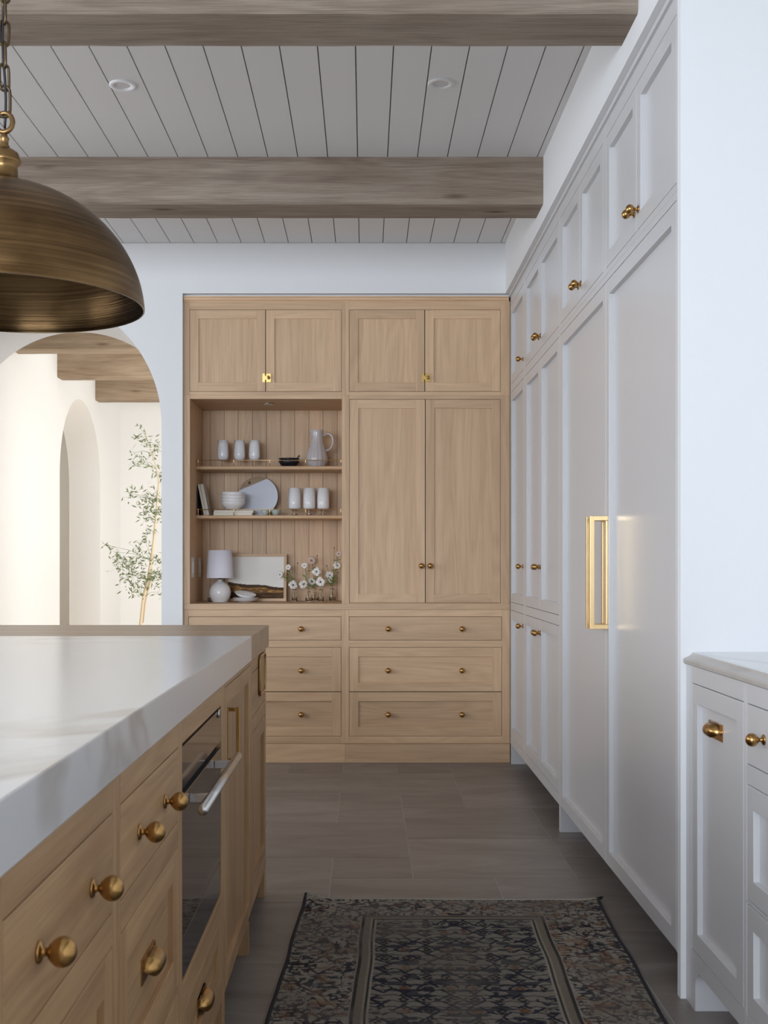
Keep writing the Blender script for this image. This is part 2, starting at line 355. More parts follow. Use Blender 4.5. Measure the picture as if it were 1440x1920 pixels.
# far room
g=MB(); PX=lambda u,z,w_:(w_,u,z)
arch_panel(g,PX,WB,FARY,CZ,10.905,.775,1.925,XL_FAR-.316,XL_FAR)
tag(g.build('wall_far_left',FWALL,recalc=False),kind='structure')
g=MB(); g.box(-5.2,1.7,FARY,FARY+.12,0,CZ); tag(g.build('wall_far',FWALL),kind='structure')
g=MB(); g.box(-5.3,-5.2,WB,FARY+.12,0,CZ); g.box(-5.3,-2.7,WB-.1,WB,0,CZ);tag(g.build('wall_side_room',FWALL),kind='structure')
g=MB(); g.box(-5.3,-3.0,WB,FARY,CZ-.02,CZ); tag(g.build('ceiling_side_room',FWALL),kind='structure')
wall_holes('wall_far_right','x',1.5,.12,WB,FARY,[(8.1,11.7,.5,2.7)],FWALL)
window('window_4','x',1.56,8.1,11.7,.5,2.7,3)
# ---------------------------------------------------------------- beams
def beam(y0,y1,x0,x1,z0,z1,m,label):
    g=MB(); N=40; ch=.008
    prof=[(y0,z1),(y0,z0+ch),(y0+ch,z0),(y1-ch,z0),(y1,z0+ch),(y1,z1)]
    vs=[]
    for i in range(N+1):
        x=x0+(x1-x0)*i/N
        for j,(y,z) in enumerate(prof):
            k=0 if j in (0,5) else .001
            vs.append((x,y+random.uniform(-k,k),z+random.uniform(-k,k)))
    fs=[]
    for i in range(N):
        for j in range(5): fs.append((i*6+j,i*6+j+1,(i+1)*6+j+1,(i+1)*6+j))
        fs.append((i*6+5,i*6,(i+1)*6,(i+1)*6+5))
    fs+=[(0,1,2,3,4,5),tuple(N*6+k for k in (5,4,3,2,1,0))]
    g.add(vs,fs,0,False)
    return tag(g.build('ceiling_beam',m,origin=((x0+x1)/2,(y0+y1)/2,z1)),label,'beam')
BZ=2.777
beam(F/635.8,F/596,KXL,RX,BZ,CZ,BEAM,'weathered grey-brown timber beam at the top edge, nearest the viewer')
beam(F/414.6,F/397.5,KXL,RX,BZ,CZ,BEAM,'weathered grey-brown timber beam above the wooden cabinets, second from the viewer')
beam(F/245.7,F/245.7+.18,XL_FAR,1.5,BZ,CZ,FBEAM,'tan timber beam just behind the archway top, nearest of three')
beam(F/214,F/214+.18,XL_FAR,1.5,BZ,CZ,FBEAM,'tan timber beam in the room past the archway, middle of three')
beam(F/187.6,F/187.6+.18,XL_FAR,1.5,BZ,CZ,FBEAM,'tan timber beam in the room past the archway, farthest and lowest-looking')
# ---------------------------------------------------------------- hardware meshes
def meshof(g,name,mat):
    o=g.build(name,mat); me=o.data; bpy.data.objects.remove(o); WO.pop(o,None); return me
def knob_mesh(r,L,fr,name='knob',mat=BRASS):
    p=[(fr,0),(fr,.002),(fr*.85,.0035),(fr*.42,.0045),(fr*.36,L-r*.95),(r*.5,L-r*.85)]
    for k in range(1,12):
        a=-PI/2*.66+ (PI/2*.66+PI/2)*k/11; p.append((max(r*math.cos(a),0),L+r*math.sin(a)*.92))
    g=MB(); g.lathe(p,n=24); return meshof(g,name,mat)
KN=knob_mesh(.0165,.026,.0125); KNW=knob_mesh(.0145,.026,.0115)
def cup_mesh():
    g=MB(); a,b,c=.043,.0225,.027; n1,n2=20,12; vs=[];fs=[]
    for i in range(n1+1):
        th=PI*i/n1
        for j in range(n2+1):
            ph=-.75+ (PI/2+.75+.0)*j/n2   # from lower lip up and back to plate
            x=-a*math.cos(th); rr=(1-abs(math.cos(th))**3.4)**.5
            vs.append((x,b*rr*math.sin(ph) if ph>0 else b*rr*math.sin(ph)*.9, .003+c*rr*math.cos(ph)))
    for i in range(n1):
        for j in range(n2): k=i*(n2+1)+j; fs.append((k,k+1,k+n2+2,k+n2+1))
    g.add(vs,fs,0,True)
    g.box(-.052,.052,.012,.021,0,.0035); g.box(-.052,.052,-.021,.021,0,.002); g.box(-.046,.046,.006,.021,.002,.006)
    return meshof(g,'cup_pull',BRASS)
CUP=cup_mesh()
RH=(PI/2,0,0); RW=(0,-PI/2,0); RI=(0,PI/2,0)
MW=Matrix(((0,0,-1),(-1,0,0),(0,1,0))); MI=Matrix(((0,0,1),(1,0,0),(0,1,0)))  # cup: x->along Y, y->Z, z->out
EW=MW.to_euler(); EI=MI.to_euler()
# ---------------------------------------------------------------- cabinets
def vframe(P,parent,u0,u1,v0,v1,a0,a1,ops,mv,mh,th=.022,bevel=.0008,name='face_frame',w=0):
    g=MB(); g.fbox(P,u0,a0,v0,v1,w-th,w,0); g.fbox(P,a1,u1,v0,v1,w-th,w,0)
    z=v0
    for (b0,b1) in sorted(ops):
        if b0-z>1e-4: g.fbox(P,a0,a1,z,b0,w-th,w,1)
        z=b1
    if v1-z>1e-4: g.fbox(P,a0,a1,z,v1,w-th,w,1)
    return g.build(name,[mv,mh],parent,bevel=bevel)
GP=.0021
def door(P,parent,u0,u1,v0,v1,mv,mh,mp,st=.05,rt=None,rb=None,recess=.009,th=.02,name='door',bevel=.0007,ring=False,w=0,panel_in=.0):
    rt=rt or st; rb=rb or st; u0+=GP;u1-=GP;v0+=GP;v1-=GP
    g=MB()
    if ring: g.ring(P,(u0,u1,v0,v1),(u0+st,u1-st,v0+rb,v1-rt),w-th,w)
    else:
        g.fbox(P,u0,u0+st,v0,v1,w-th,w,0); g.fbox(P,u1-st,u1,v0,v1,w-th,w,0)
        g.fbox(P,u0+st,u1-st,v0,v0+rb,w-th,w,1); g.fbox(P,u0+st,u1-st,v1-rt,v1,w-th,w,1)
    cx=P((u0+u1)/2,(v0+v1)/2,0)
    d=g.build(name,[mv,mh],parent,origin=cx,bevel=bevel)
    g=MB(); g.fbox(P,u0+st-.004,u1-st+.004,v0+rb-.004,v1-rt+.004,w-th+.001,w-recess)
    g.build('panel',mp,d,origin=cx)
    return d
def slab(P,parent,u0,u1,v0,v1,m,name='drawer',th=.02,bevel=.0008,w=0):
    g=MB(); g.fbox(P,u0+GP,u1-GP,v0+GP,v1-GP,w-th,w); return g.build(name,m,parent,origin=P((u0+u1)/2,(v0+v1)/2,0),bevel=bevel)
def knob(me,P,parent,u,v,rot,w=0): 
    return put(me,'knob',parent,P(u,v,w),rot)
# ---- hutch
S=325.0; HY=F/S
HP=lambda u,v,w_:(u,HY-w_,v)
hx=lambda p:(p-685)/S; hz=lambda p:H+(VY-p)/S
BD=HY+.55
def hut_upper(x0,x1,o0,o1,xg,label):
    t=thing('upper_cabinet',label,'cabinet',((hx(x0)+hx(x1))/2,HY,hz(741)))
    g=MB(); g.box(hx(x0),hx(x1),HY+.0225,BD,hz(741),hz(566)); g.build('body',OIN,t)
    vframe(HP,t,hx(x0),hx(x1),hz(741),hz(566),hx(o0),hx(o1),[(hz(734.4),hz(580.5))],OAKZ,OAKX)
    door(HP,t,hx(o0),hx(xg),hz(734.4),hz(580.5),OAKZ,OAKX,OAKZ); d=door(HP,t,hx(xg),hx(o1),hz(734.4),hz(580.5),OAKZ,OAKX,OAKZ)
    # cupboard latch: plates, bolt, round turn
    cx,cz=hx(xg)+.016,hz(708.5)
    g=MB(); g.box(cx-.0135,cx+.0155,HY-.003,HY,cz-.025,cz+.025); g.box(cx-.0125,cx+.0145,HY-.006,HY-.003,cz+.013,cz+.022); g.box(cx-.0125,cx+.0145,HY-.006,HY-.003,cz-.022,cz-.013)
    g.box(cx-.034,cx-.019,HY-.004,HY,cz-.025,cz+.025); g.box(cx-.034,cx-.012,HY-.007,HY-.003,cz-.012,cz+.012)
    g.box(cx-.030,cx+.014,HY-.009,HY-.005,cz-.006,cz+.006)
    g.build('latch',pm('polished_brass',(.85,.60,.22),.2,1) if not bpy.data.materials.get('polished_brass') else bpy.data.materials['polished_brass'],d,bevel=.0006)
    put(knob_mesh(.009,.014,.009,'latch_knob'),'latch_knob',d,(cx+.002,HY-.006,cz),RH)
    return t
hut_upper(343.8,647.5,355.5,640.5,498,'upper oak cabinet with two doors and brass latch above the open shelves')
hut_upper(647.5,956.3,654.5,938.5,796.5,'upper oak cabinet with two doors and brass latch above the tall oak doors')
t=thing('tall_cabinet','tall oak cabinet with two full-height doors beside the open shelves','cabinet',(hx(800),HY,hz(1132)))
g=MB(); g.box(hx(647.5),hx(956.3),HY+.0225,BD,hz(1132),hz(741)); g.build('body',OIN,t)
vframe(HP,t,hx(647.5),hx(956.3),hz(1132),hz(741),hx(655),hx(938.5),[(hz(1130.5),hz(748.5))],OAKZ,OAKX)
d=door(HP,t,hx(655),hx(797.5),hz(1130.5),hz(748.5),OAKZ,OAKX,OAKZ); knob(KN,HP,d,hx(790),hz(1061),RH)
d=door(HP,t,hx(797.5),hx(938.5),hz(1130.5),hz(748.5),OAKZ,OAKX,OAKZ); knob(KN,HP,d,hx(806.5),hz(1061),RH)
# crown
g=MB()
for (za,zb,w0) in ((566,563.5,.002),(563.5,558.5,.012),(558.5,556.5,.018)):
    g.box(hx(344.5),hx(953.5)+.006-w0*.4,HY-w0,HY+.02,hz(za),hz(zb))
tag(g.build('trim_1',OAKX,bevel=.001),kind='structure')
g=MB(); g.box(hx(343.6),hx(955.6),HY+.003,HY+.03,hz(556.5)+.0003,HDR-.0005); tag(g.build('trim_3',WALL),kind='structure')
# display alcove
t=thing('display_alcove','open oak display alcove with plank back and two shelves','shelving',(hx(498),HY,hz(1132)))
AB=F/302.3; ax0,ax1=-1.0118,hx(641); az0,az1=hz(1132)+.0005,hz(748)
vframe(HP,t,hx(343.8),hx(647.5),hz(1132),hz(741),hx(356),hx(641),[(hz(1132),hz(748))],OAKZ,OAKX)
g=MB(); g.box(ax0-.02,ax0,HY+.022,AB,az0,az1+.018,0); g.build('side_panel',OAKZ,t)
g=MB(); g.box(ax1,ax1+.018,HY+.022,AB,az0,az1+.018,0); g.build('side_panel',OAKZ,t)
g=MB(); g.box(ax0,ax1,HY+.022,AB,az1,az1+.018,0); g.build('top_panel',OAKX,t)
g=MB(); g.box(ax0-.02,ax1+.018,AB+.009,AB+.02,az0,az1+.018); g.build('back_board',OIN,t)
xs=[ax0]+[(393.7+26.5*k-685)/302.3 for k in range(10)]+[ax1]
for a,b in zip(xs,xs[1:]):
    g=MB(); g.box(a+.0007,b-.0007,AB,AB+.008,az0,az1); g.build('plank',OAKZ,t,origin=((a+b)/2,AB,az0),bevel=.0012,seg=1)
SF=F/314.4
for (zt,zb) in ((1.731,1.709),(1.437,1.4165)):
    g=MB(); n=6; r=(zt-zb)/2; vs=[]; 
    prof=[(AB-.001,zt)]+[(SF+r-r*math.sin(PI*k/n),zb+r+r*math.cos(PI*k/n)) for k in range(n+1)]+[(AB-.001,zb)]
    N=len(prof)
    for x in (ax0,ax1): vs+=[(x,y,z) for y,z in prof]
    fs=[(i,(i+1)%N,N+(i+1)%N,N+i) for i in range(N)]+[tuple(range(N)),tuple(range(2*N-1,N-1,-1))]
    g.add(vs,fs); sh=g.build('shelf',OAKX,t)
    zr=zt+.035; yr=SF+.012
    g=MB(); g.tube([(ax0,yr,zr),(ax1,yr,zr)],.0022,6); rl=g.build('gallery_rail',BRASSP,sh)
    for px in (371.2,438.2,505.8,572.9,639.3):
        x=(px-685)/314
        g=MB(); g.lathe([(.006,0),(.006,.003),(.003,.005),(.0026,.03),(.0042,.035),(.003,.039),(0,.04)],(x,yr,zt),10); g.build('rail_post',BRASSP,sh)
g=MB(); g.lathe([(.034,.0),(.034,.004),(.026,.006),(.0,.006)],(at(503,753,316).x,F/316,az1-.006),24); g.build('puck_light',STEEL,t)
# hutch worktop
g=MB(); g.box(hx(344.2),hx(956.3),HY-.006,BD,hz(1143),hz(1132)); wt=tag(g.build('hutch_worktop',OAKX,origin=(hx(650),HY,hz(1132)),bevel=.0015),'oak worktop ledge running along the wooden cabinets, lamp and vases on it','worktop')
def hut_base(x0,x1,o0,o1,ks,label):
    t=thing('drawer_cabinet',label,'cabinet',((hx(x0)+hx(x1))/2,HY,0))
    g=MB(); g.box(hx(x0),hx(x1),HY+.0225,BD,0,hz(1143.2)); g.build('body',OIN,t)
    vframe(HP,t,hx(x0),hx(x1),hz(1394),hz(1143.2),hx(o0),hx(o1),[(hz(1380.5),hz(1213.5)),(hz(1200.5),hz(1156))],OAKZ,OAKX)
    g=MB(); g.box(hx(x0),hx(x1),HY-.004,HY+.02,0,hz(1394.6)); g.build('plinth',OAKX,t,bevel=.002)
    d=slab(HP,t,hx(o0),hx(o1),hz(1200.5),hz(1156),OAKX)
    for k in ks: knob(KN,HP,d,hx(k),hz(1179),RH)
    for (a,b,kz) in ((1297.2,1213.5,1257),(1380.5,1297.2,1339.5)):
        d=door(HP,t,hx(o0),hx(o1),hz(a),hz(b),OAKZ,OAKX,OAKX,name='drawer',st=.052)
        for k in ks: knob(KN,HP,d,hx(k),hz(kz),RH,-.009)
hut_base(344,647.5,353,640,(428,565),'oak three-drawer base cabinet partly behind the island, left')
hut_base(647.5,956.3,654.5,941,(728,866),'oak three-drawer base cabinet with brass knobs beside the white cabinets')
# ---- white run, face X=XW
WP=lambda u,v,w_:(XW-w_,u,v)
wy=lambda px:F*XW/(px-VX)
WBK=1.498
def wcab(name,label,cat,y0,y1,z0,z1):
    t=thing(name,label,cat,(XW+.3,(y0+y1)/2,z0)); g=MB(); g.box(XW+.023,WBK,y0,y1,z0,z1); g.build('body',WC,t); return t
def wdoor(t,y0,y1,z0,z1,**k):
    return door(WP,t,y0,y1,z0,z1,WC,WC,WC,ring=True,recess=.0165,th=.0225,bevel=.0012,**k)
yA0,yA1=HY-.012,wy(982)         # far single column
Z0,ZL,ZLt,ZTb,ZTt,ZUb,ZUt,ZT=.111,.158,.883,.927,2.130,2.175,2.630,2.6825
yB0,yB1=wy(984.5),wy(1047.9); ydiv=(yA1+yB0)/2
def tallframe(t,y0,y1,a0,a1,ops,z0=Z0,z1=ZT): return vframe(WP,t,y0,y1,z0,z1,a0,a1,ops,WC,WC,bevel=.0008)
t=wcab('pantry_cabinet','white single-column tall cabinet next to the oak cabinets','cabinet',ydiv,yA0,Z0,ZT)
tallframe(t,ydiv,yA0,yA1,yA0-.004,[(ZL,ZLt),(ZTb,ZTt),(ZUb,ZUt)])
for (a,b,kz) in ((ZL,ZLt,.818),(ZTb,ZTt,1.134),(ZUb,ZUt,2.233)):
    d=wdoor(t,yA1,yA0-.004,a,b); knob(KNW,WP,d,yA1+.026,kz,RW)
g=MB(); g.box(XW+.002,WBK,yA0-.034,yA0,0,Z0); g.build('foot_panel',WC,t)
yfr=F/437.3; yfr2=wy(1048.3)
t=wcab('pantry_cabinet','white double-door tall cabinet between the single column and refrigerator','cabinet',yfr2,ydiv,Z0,ZT)
ym=wy(1011.9); tallframe(t,yfr2,ydiv,yB1,yB0,[(ZL,ZLt),(ZTb,ZTt),(ZUb,ZUt)])
for (a,b,kz) in ((ZL,ZLt,.818),(ZTb,ZTt,1.134),(ZUb,ZUt,2.237)):
    d=wdoor(t,ym,yB0,a,b); knob(KNW,WP,d,ym+.026,kz,RW)
    d=wdoor(t,yB1,ym,a,b)
    if kz>2: knob(KNW,WP,d,ym-.026,kz,RW)
    else: knob(KNW,WP,d,ym-.026,kz,RW)
g=MB(); g.box(XW+.024,XW+.05,yfr2,yfr2+.001,0,Z0)
# refrigerator bay
yF0=yfr2; yF1=yend+.0305; yop0=wy(1050.8); yop1=wy(1268)
t=wcab('refrigerator','white panelled double-door refrigerator with tall brass handles','refrigerator',yF1,yF0,Z0,2.1525)
vframe(WP,t,yF1,yF0,Z0,2.1525,yop1,yop0,[(Z0,ZTt)],WC,WC,bevel=.0008)
g=MB(); g.box(XW,WBK,yop0,yF0-.0005,0,Z0); g.build('foot_panel',WC,t,bevel=.0008)
yg=wy(1135.8)
def fr_handle(d,y):
    x1=XW-.0535; x0=x1-.0; z0,z1=.926,1.316; b=.0085
    g=MB(); g.box(XW-.0625,XW-.0465,y-b,y+b,z0,z1); g.box(XW-.0465,XW-.0,y-b,y+b,z1-.016,z1); g.box(XW-.0465,XW-.0,y-b,y+b,z0,z0+.016)
    g.box(XW-.008,XW-.0,y-b,y+b,z0+.016,z1-.016)
    g.build('handle',BRASSP,d,bevel=.0012)
d=wdoor(t,yg,yop0,Z0,ZTt,rb=.05,rt=.05); fr_handle(d,yg+.03)
d=wdoor(t,yop1,yg,Z0,ZTt); fr_handle(d,yg-.03)
ys=(wy(1130.5)+wy(1136.3))/2
for (a,b,oa,ob,pm_,lab) in ((ys,yF0,wy(1130.5)-.0,yop0,wy(1086.7),'white wall cabinet over the far refrigerator door, two doors with knobs'),(yF1,ys,yop1,wy(1136.3),wy(1193.2),'white wall cabinet over the near refrigerator door, closest to viewer')):
    t=wcab('upper_cabinet',lab,'cabinet',a,b,2.153,ZT)
    vframe(WP,t,a,b,2.153,ZT,oa,ob,[(ZUb,ZUt)],WC,WC,bevel=.0008)
    d=wdoor(t,pm_,ob,ZUb,ZUt); knob(KNW,WP,d,pm_+.026,2.237,RW)
    d=wdoor(t,oa,pm_,ZUb,ZUt); knob(KNW,WP,d,pm_-.026,2.237,RW)
g=MB(); g.box(XW-.009,XW+.1,yend+.0305,yA0,ZT,HDR-.0005); tag(g.build('trim_2',WC),kind='structure')
# ---- low right run, face X=XLo
LP=lambda u,v,w_:(XLo-w_,u,v)
ly=lambda px:F*XLo/(px-VX)
def low_unit(label,y0,y1,z0=.107):
    t=thing('base_cabinet',label,'cabinet',(XLo+.3,(y0+y1)/2,0)); g=MB(); g.box(XLo+.023,1.499,y0,y1,z0,.888); g.build('body',WC,t); return t
l0=yend-.0005; la,lb=ly(1297),ly(1394.3); lc=ly(1400)
ls=(lb+lc)/2
t=low_unit('white base cabinet with brass cup pull on its door, beside the refrigerator',ls,l0)
vframe(LP,t,ls,l0,.1515,.888,lb,la,[(.1515,.8437)],WC,WC,bevel=.0008)
# valance with curved foot
g=MB(); n=10; yf=ly(1303.7); R=.045
pts=[(l0,0),(l0,.1515),(ls,.1515),(ls,.107),(yf-R,.107)]+[(yf-R*math.cos(PI/2*k/n),.107-R*.75+R*.75*math.cos(PI/2*(k/n)) if 0 else .062+.045*math.sin(PI/2*(1-k/n))) for k in range(1,n+1)]
pts=[(l0,0),(l0,.1515),(ls,.1515),(ls,.107),(yf-R,.107)]+[(yf-R+R*math.sin(PI/2*k/n),.062+.045*math.cos(PI/2*k/n)) for k in range(1,n+1)]+[(yf,0)]
N=len(pts); vs=[(XLo,y,z) for y,z in pts]+[(XLo+.0225,y,z) for y,z in pts]
g.add(vs,[tuple(range(N)),tuple(range(2*N-1,N-1,-1))]+[(i,(i+1)%N,N+(i+1)%N,N+i) for i in range(N)]); g.build('valance',WC,t)
g=MB(); g.box(XLo+.0225,1.45,yf,l0,0,.107); g.build('foot_panel',WC,t)
d=door(LP,t,lb,la,.1515,.8437,WC,WC,WC,ring=True,recess=.014,th=.0225,bevel=.0012,st=.048,rb=.05)
cy=F*.862/((1329+1355)/2-VX)
put(CUP,'cup_pull',d,(XLo+.014,cy,.742),EW)
lz=ls-.62
t=low_unit('white three-drawer base cabinet at the right edge, nearest the viewer',lz,ls-.0005)
ln=lz+.028
vframe(LP,t,lz,ls-.0005,.107,.888,ln,lc,[(.1515,.398),(.4057,.664),(.7075,.8437)],WC,WC,bevel=.0008)
d=slab(LP,t,ln,lc,.7075,.8437,WC,bevel=.0012)
for yk in (F*.824/(1409.7-VX),): 
    knob(KNW,LP,d,yk,.778,RW); knob(KNW,LP,d,ln+(lc-yk),.778,RW)
for (a,b) in ((.4057,.664),(.1515,.398)):
    d=door(LP,t,ln,lc,a,b,WC,WC,WC,ring=True,recess=.014,th=.0225,bevel=.0012,st=.042,rb=.048,rt=.05,name='drawer')
    put(CUP,'cup_pull',d,(XLo+.014,(ln+lc)/2,(a+b)/2+.01),EW)
g=MB(); g.box(XLo+.0,1.45,lz,lz+.06,0,.107); g.build('foot_panel',WC,t)
# stone counter with ogee edge
g=MB(); zt,zb=.919,.8885
prof=[(1.499,zb),(.846,zb),(.8425,zb+.003),(.842,zb+.011),(.846,zb+.0155),(.853,zb+.018),(.862,zb+.0225),(.866,zb+.0285),(.872,zt),(1.499,zt)]
N=len(prof); vs=[(x,y,z) for y in (lz-.02,yend-.0005) for x,z in prof]
g.add(vs,[(i,(i+1)%N,N+(i+1)%N,N+i) for i in range(N)][:0])
for i in range(N):
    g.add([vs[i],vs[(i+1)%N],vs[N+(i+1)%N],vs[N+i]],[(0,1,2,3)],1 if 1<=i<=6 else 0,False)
g.add(vs[:N],[tuple(range(N))],1); g.add(vs[N:],[tuple(range(N))],1)
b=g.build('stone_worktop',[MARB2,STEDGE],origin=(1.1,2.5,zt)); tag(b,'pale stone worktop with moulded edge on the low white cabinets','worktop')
# ---------------------------------------------------------------- island
XI=-.349; SX=-.344; IZ=.933; IZb=.8585; IL_=-1.66
IP=lambda u,v,w_:(XI+w_,u,v)
iy=lambda px,X=XI:F*(-X)/(VX-px)
iz=lambda px,py,X=XI:H-(py-VY)/(VX-px)*(-X)
yj=F/619.2; ye=F/526.2; yn=.45
g=MB(); g.box(IL_,SX,yn,yj-.0004,IZb,IZ); tag(g.build('marble_worktop',MARB,origin=(-1,2,IZ),bevel=.002),'white veined marble island worktop with thick mitred edge','worktop')
g=MB(); nst=7; wst=(ye-yj)/nst
o=thing('butcher_block','oak butcher-block slab at the far end of the island','worktop',(-1,(yj+ye)/2,IZb))
for k in range(nst):
    g=MB(); g.box(IL_,SX,yj+k*wst,yj+(k+1)*wst,IZb,IZ); g.build('stave',BUT,o,origin=(-1,yj+(k+.5)*wst,IZ-.04))
def icab(label,y0,y1,z0=.089):
    t=thing('island_cabinet',label,'cabinet',(XI-.3,(y0+y1)/2,0)); return t
def ibody(t,y0,y1,z0=.089,z1=None,x1=None):
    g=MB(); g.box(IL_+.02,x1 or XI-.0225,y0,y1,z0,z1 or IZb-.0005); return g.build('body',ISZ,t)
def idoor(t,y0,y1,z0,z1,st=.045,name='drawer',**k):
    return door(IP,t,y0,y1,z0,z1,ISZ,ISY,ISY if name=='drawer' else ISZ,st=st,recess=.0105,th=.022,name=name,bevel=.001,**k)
ZO=.812
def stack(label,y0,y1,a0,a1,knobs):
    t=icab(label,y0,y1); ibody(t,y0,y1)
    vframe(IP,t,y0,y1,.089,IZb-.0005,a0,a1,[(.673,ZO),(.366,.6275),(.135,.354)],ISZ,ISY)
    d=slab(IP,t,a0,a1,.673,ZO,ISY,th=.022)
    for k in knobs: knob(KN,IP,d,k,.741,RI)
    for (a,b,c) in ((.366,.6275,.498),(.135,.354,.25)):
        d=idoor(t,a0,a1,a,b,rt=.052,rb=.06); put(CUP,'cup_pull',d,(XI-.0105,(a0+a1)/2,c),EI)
    return t
y1a,y1b=iy(211),iy(226); y2b=iy(334.3); y3a,y3b=iy(341.6),iy(415)
mid1=(y1a+y1b)/2; mid2=(y2b+y3a)/2
stack('oak island drawer unit out of frame, nearest the viewer',yn+.02,1.078,yn+.045,1.052,(.6,.88))
stack('oak island drawer unit with two brass knobs, at the lower left corner',1.078,mid1,1.104,y1a,(1.224,1.463))
stack('oak island drawer unit with two knobs and cup pull, next to the oven',mid1,mid2,y1b,y2b,(1.768,1.994))
ysec=iy(421.2)
t=icab('oak island cabinet housing the oven, with cup-pull drawer beneath it',mid2,ysec)
ibody(t,mid2,ysec,.089,.33); g=MB(); g.box(IL_+.02,-.95,mid2,ysec,.33,IZb-.0005); g.build('body_back',ISZ,t)
ozt,ozb=.8104,.3515
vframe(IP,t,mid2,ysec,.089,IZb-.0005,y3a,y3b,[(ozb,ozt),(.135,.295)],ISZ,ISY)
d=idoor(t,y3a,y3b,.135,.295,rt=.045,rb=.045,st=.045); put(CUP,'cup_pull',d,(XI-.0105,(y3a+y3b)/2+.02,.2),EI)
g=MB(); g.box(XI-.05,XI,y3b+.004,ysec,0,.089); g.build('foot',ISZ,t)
# oven
t=thing('oven','built-in black glass oven with steel bar handle in the island','oven',(XI-.25,(y3a+y3b)/2,ozb))
g=MB(); g.box(-.94,XI-.012,y3a+.004,y3b-.004,ozb+.003,ozt-.006); g.build('body',DK,t)
g=MB(); g.box(XI-.012,XI-.001,y3a+.003,y3b-.003,.724,ozt-.007); cp=g.build('control_panel',BG2,t,bevel=.001)
g=MB(); g.lathe([(.010,0),(.010,.003),(.007,.004),(0,.004)],(0,0,0),20,M=Matrix(((0,0,1),(1,0,0),(0,1,0))))
g.v=[(XI-.001+p[0],iy(409.5)+p[1],iz(409.5,1338)+p[2]) for p in g.v]; g.build('button',STEEL,cp)
g=MB(); g.box(XI-.012,XI-.001,y3a+.003,y3b-.003,.4365,.708); dr=g.build('oven_door',BG,t,bevel=.001)
g=MB(); g.box(XI-.011,XI-.002,y3a+.003,y3b-.003,ozb+.003,.433); g.build('lower_panel',pm('smoked_glass',(.06,.055,.055),.1),t,bevel=.001)
HXo=-.308; HZo=1.157-1.525*.308
g=MB(); g.tube([(HXo,2.17,HZo),(HXo,2.775,HZo)],.0105,20); h=g.build('handle',STEEL,dr)
for yb in (2.285,2.665):
    g=MB(); g.box(XI-.001,HXo-.006,yb-.006,yb+.006,HZo-.009,HZo+.009); g.build('handle_bracket',STEEL,h,bevel=.001)
# section 2 : tall panel door with appliance pull
ysec2=iy(471.5)
t=icab('oak island cabinet with full panel door and small brass bar handle, right of oven',ysec,ysec2); ibody(t,ysec,ysec2)
vframe(IP,t,ysec,ysec2,.089,IZb-.0005,ysec+.004,ysec2-.03,[(.0905,.845)],ISZ,ISY)
d=idoor(t,ysec+.004,ysec2-.03,.0905,.845,st=.05,rt=.046,rb=.045,name='door')
g=MB(); yh=iy(425,-.36); xx=-.331
g.box(xx-.0045,xx+.0045,yh-.0045,yh+.0045,.637,.781); g.box(-.36,xx-.0045,yh-.004,yh+.004,.770,.779); g.box(-.36,xx-.0045,yh-.004,yh+.004,.639,.648); g.box(-.3595,-.3545,yh-.005,yh+.005,.637,.781)
g.build('handle',BRASS,d,bevel=.001)
g=MB(); g.box(XI-.9,XI+.004,3.37,3.41,0,.0885); g.build('foot',ISZ,t)
# section 3
yie=F/535.0*1.0
t=icab('narrow oak island end cabinet below the butcher block corner',ysec2,yie); ibody(t,ysec2,yie)
vframe(IP,t,ysec2,yie,.089,IZb-.0005,ysec2+.01,yie-.012,[(.679,.815),(.135,.63)],ISZ,ISY)
slab(IP,t,ysec2+.01,yie-.012,.679,.815,ISY,th=.022)
idoor(t,ysec2+.01,yie-.012,.135,.63,name='door',st=.045,rt=.052,rb=.05)
g=MB(); g.box(XI-.9,XI,3.955,yie,0,.0885); g.build('foot',ISZ,t)
# brass-framed outlet
y0,y1,z0,z1=3.735,3.93,.722,.848; rr=.02
def rrect(y0,y1,z0,z1,r,n=5):
    p=[]
    for (cy_,cz_,a0) in ((y1-r,z1-r,0),(y0+r,z1-r,PI/2),(y0+r,z0+r,PI),(y1-r,z0+r,1.5*PI)):
        for k in range(n+1): a=a0+PI/2*k/n; p.append((cy_+r*math.cos(a),cz_+r*math.sin(a)))
    return p
p=rrect(y0,y1,z0,z1,rr); o=thing('outlet_cover','rounded brass-rimmed wood outlet cover under the butcher block corner','outlet cover',(XI,(y0+y1)/2,(z0+z1)/2))
g=MB(); g.tube([(XI+.005,a,b) for a,b in p],.0045,8,closed=True); g.build('rim',BRASS,o)
g=MB(); N=len(p); g.add([(XI+.0003,a,b) for a,b in p]+[(XI+.004,a,b) for a,b in p],[tuple(range(N)),tuple(range(2*N-1,N-1,-1))]+[(i,(i+1)%N,N+(i+1)%N,N+i) for i in range(N)]); g.build('cover',ISZ,o)
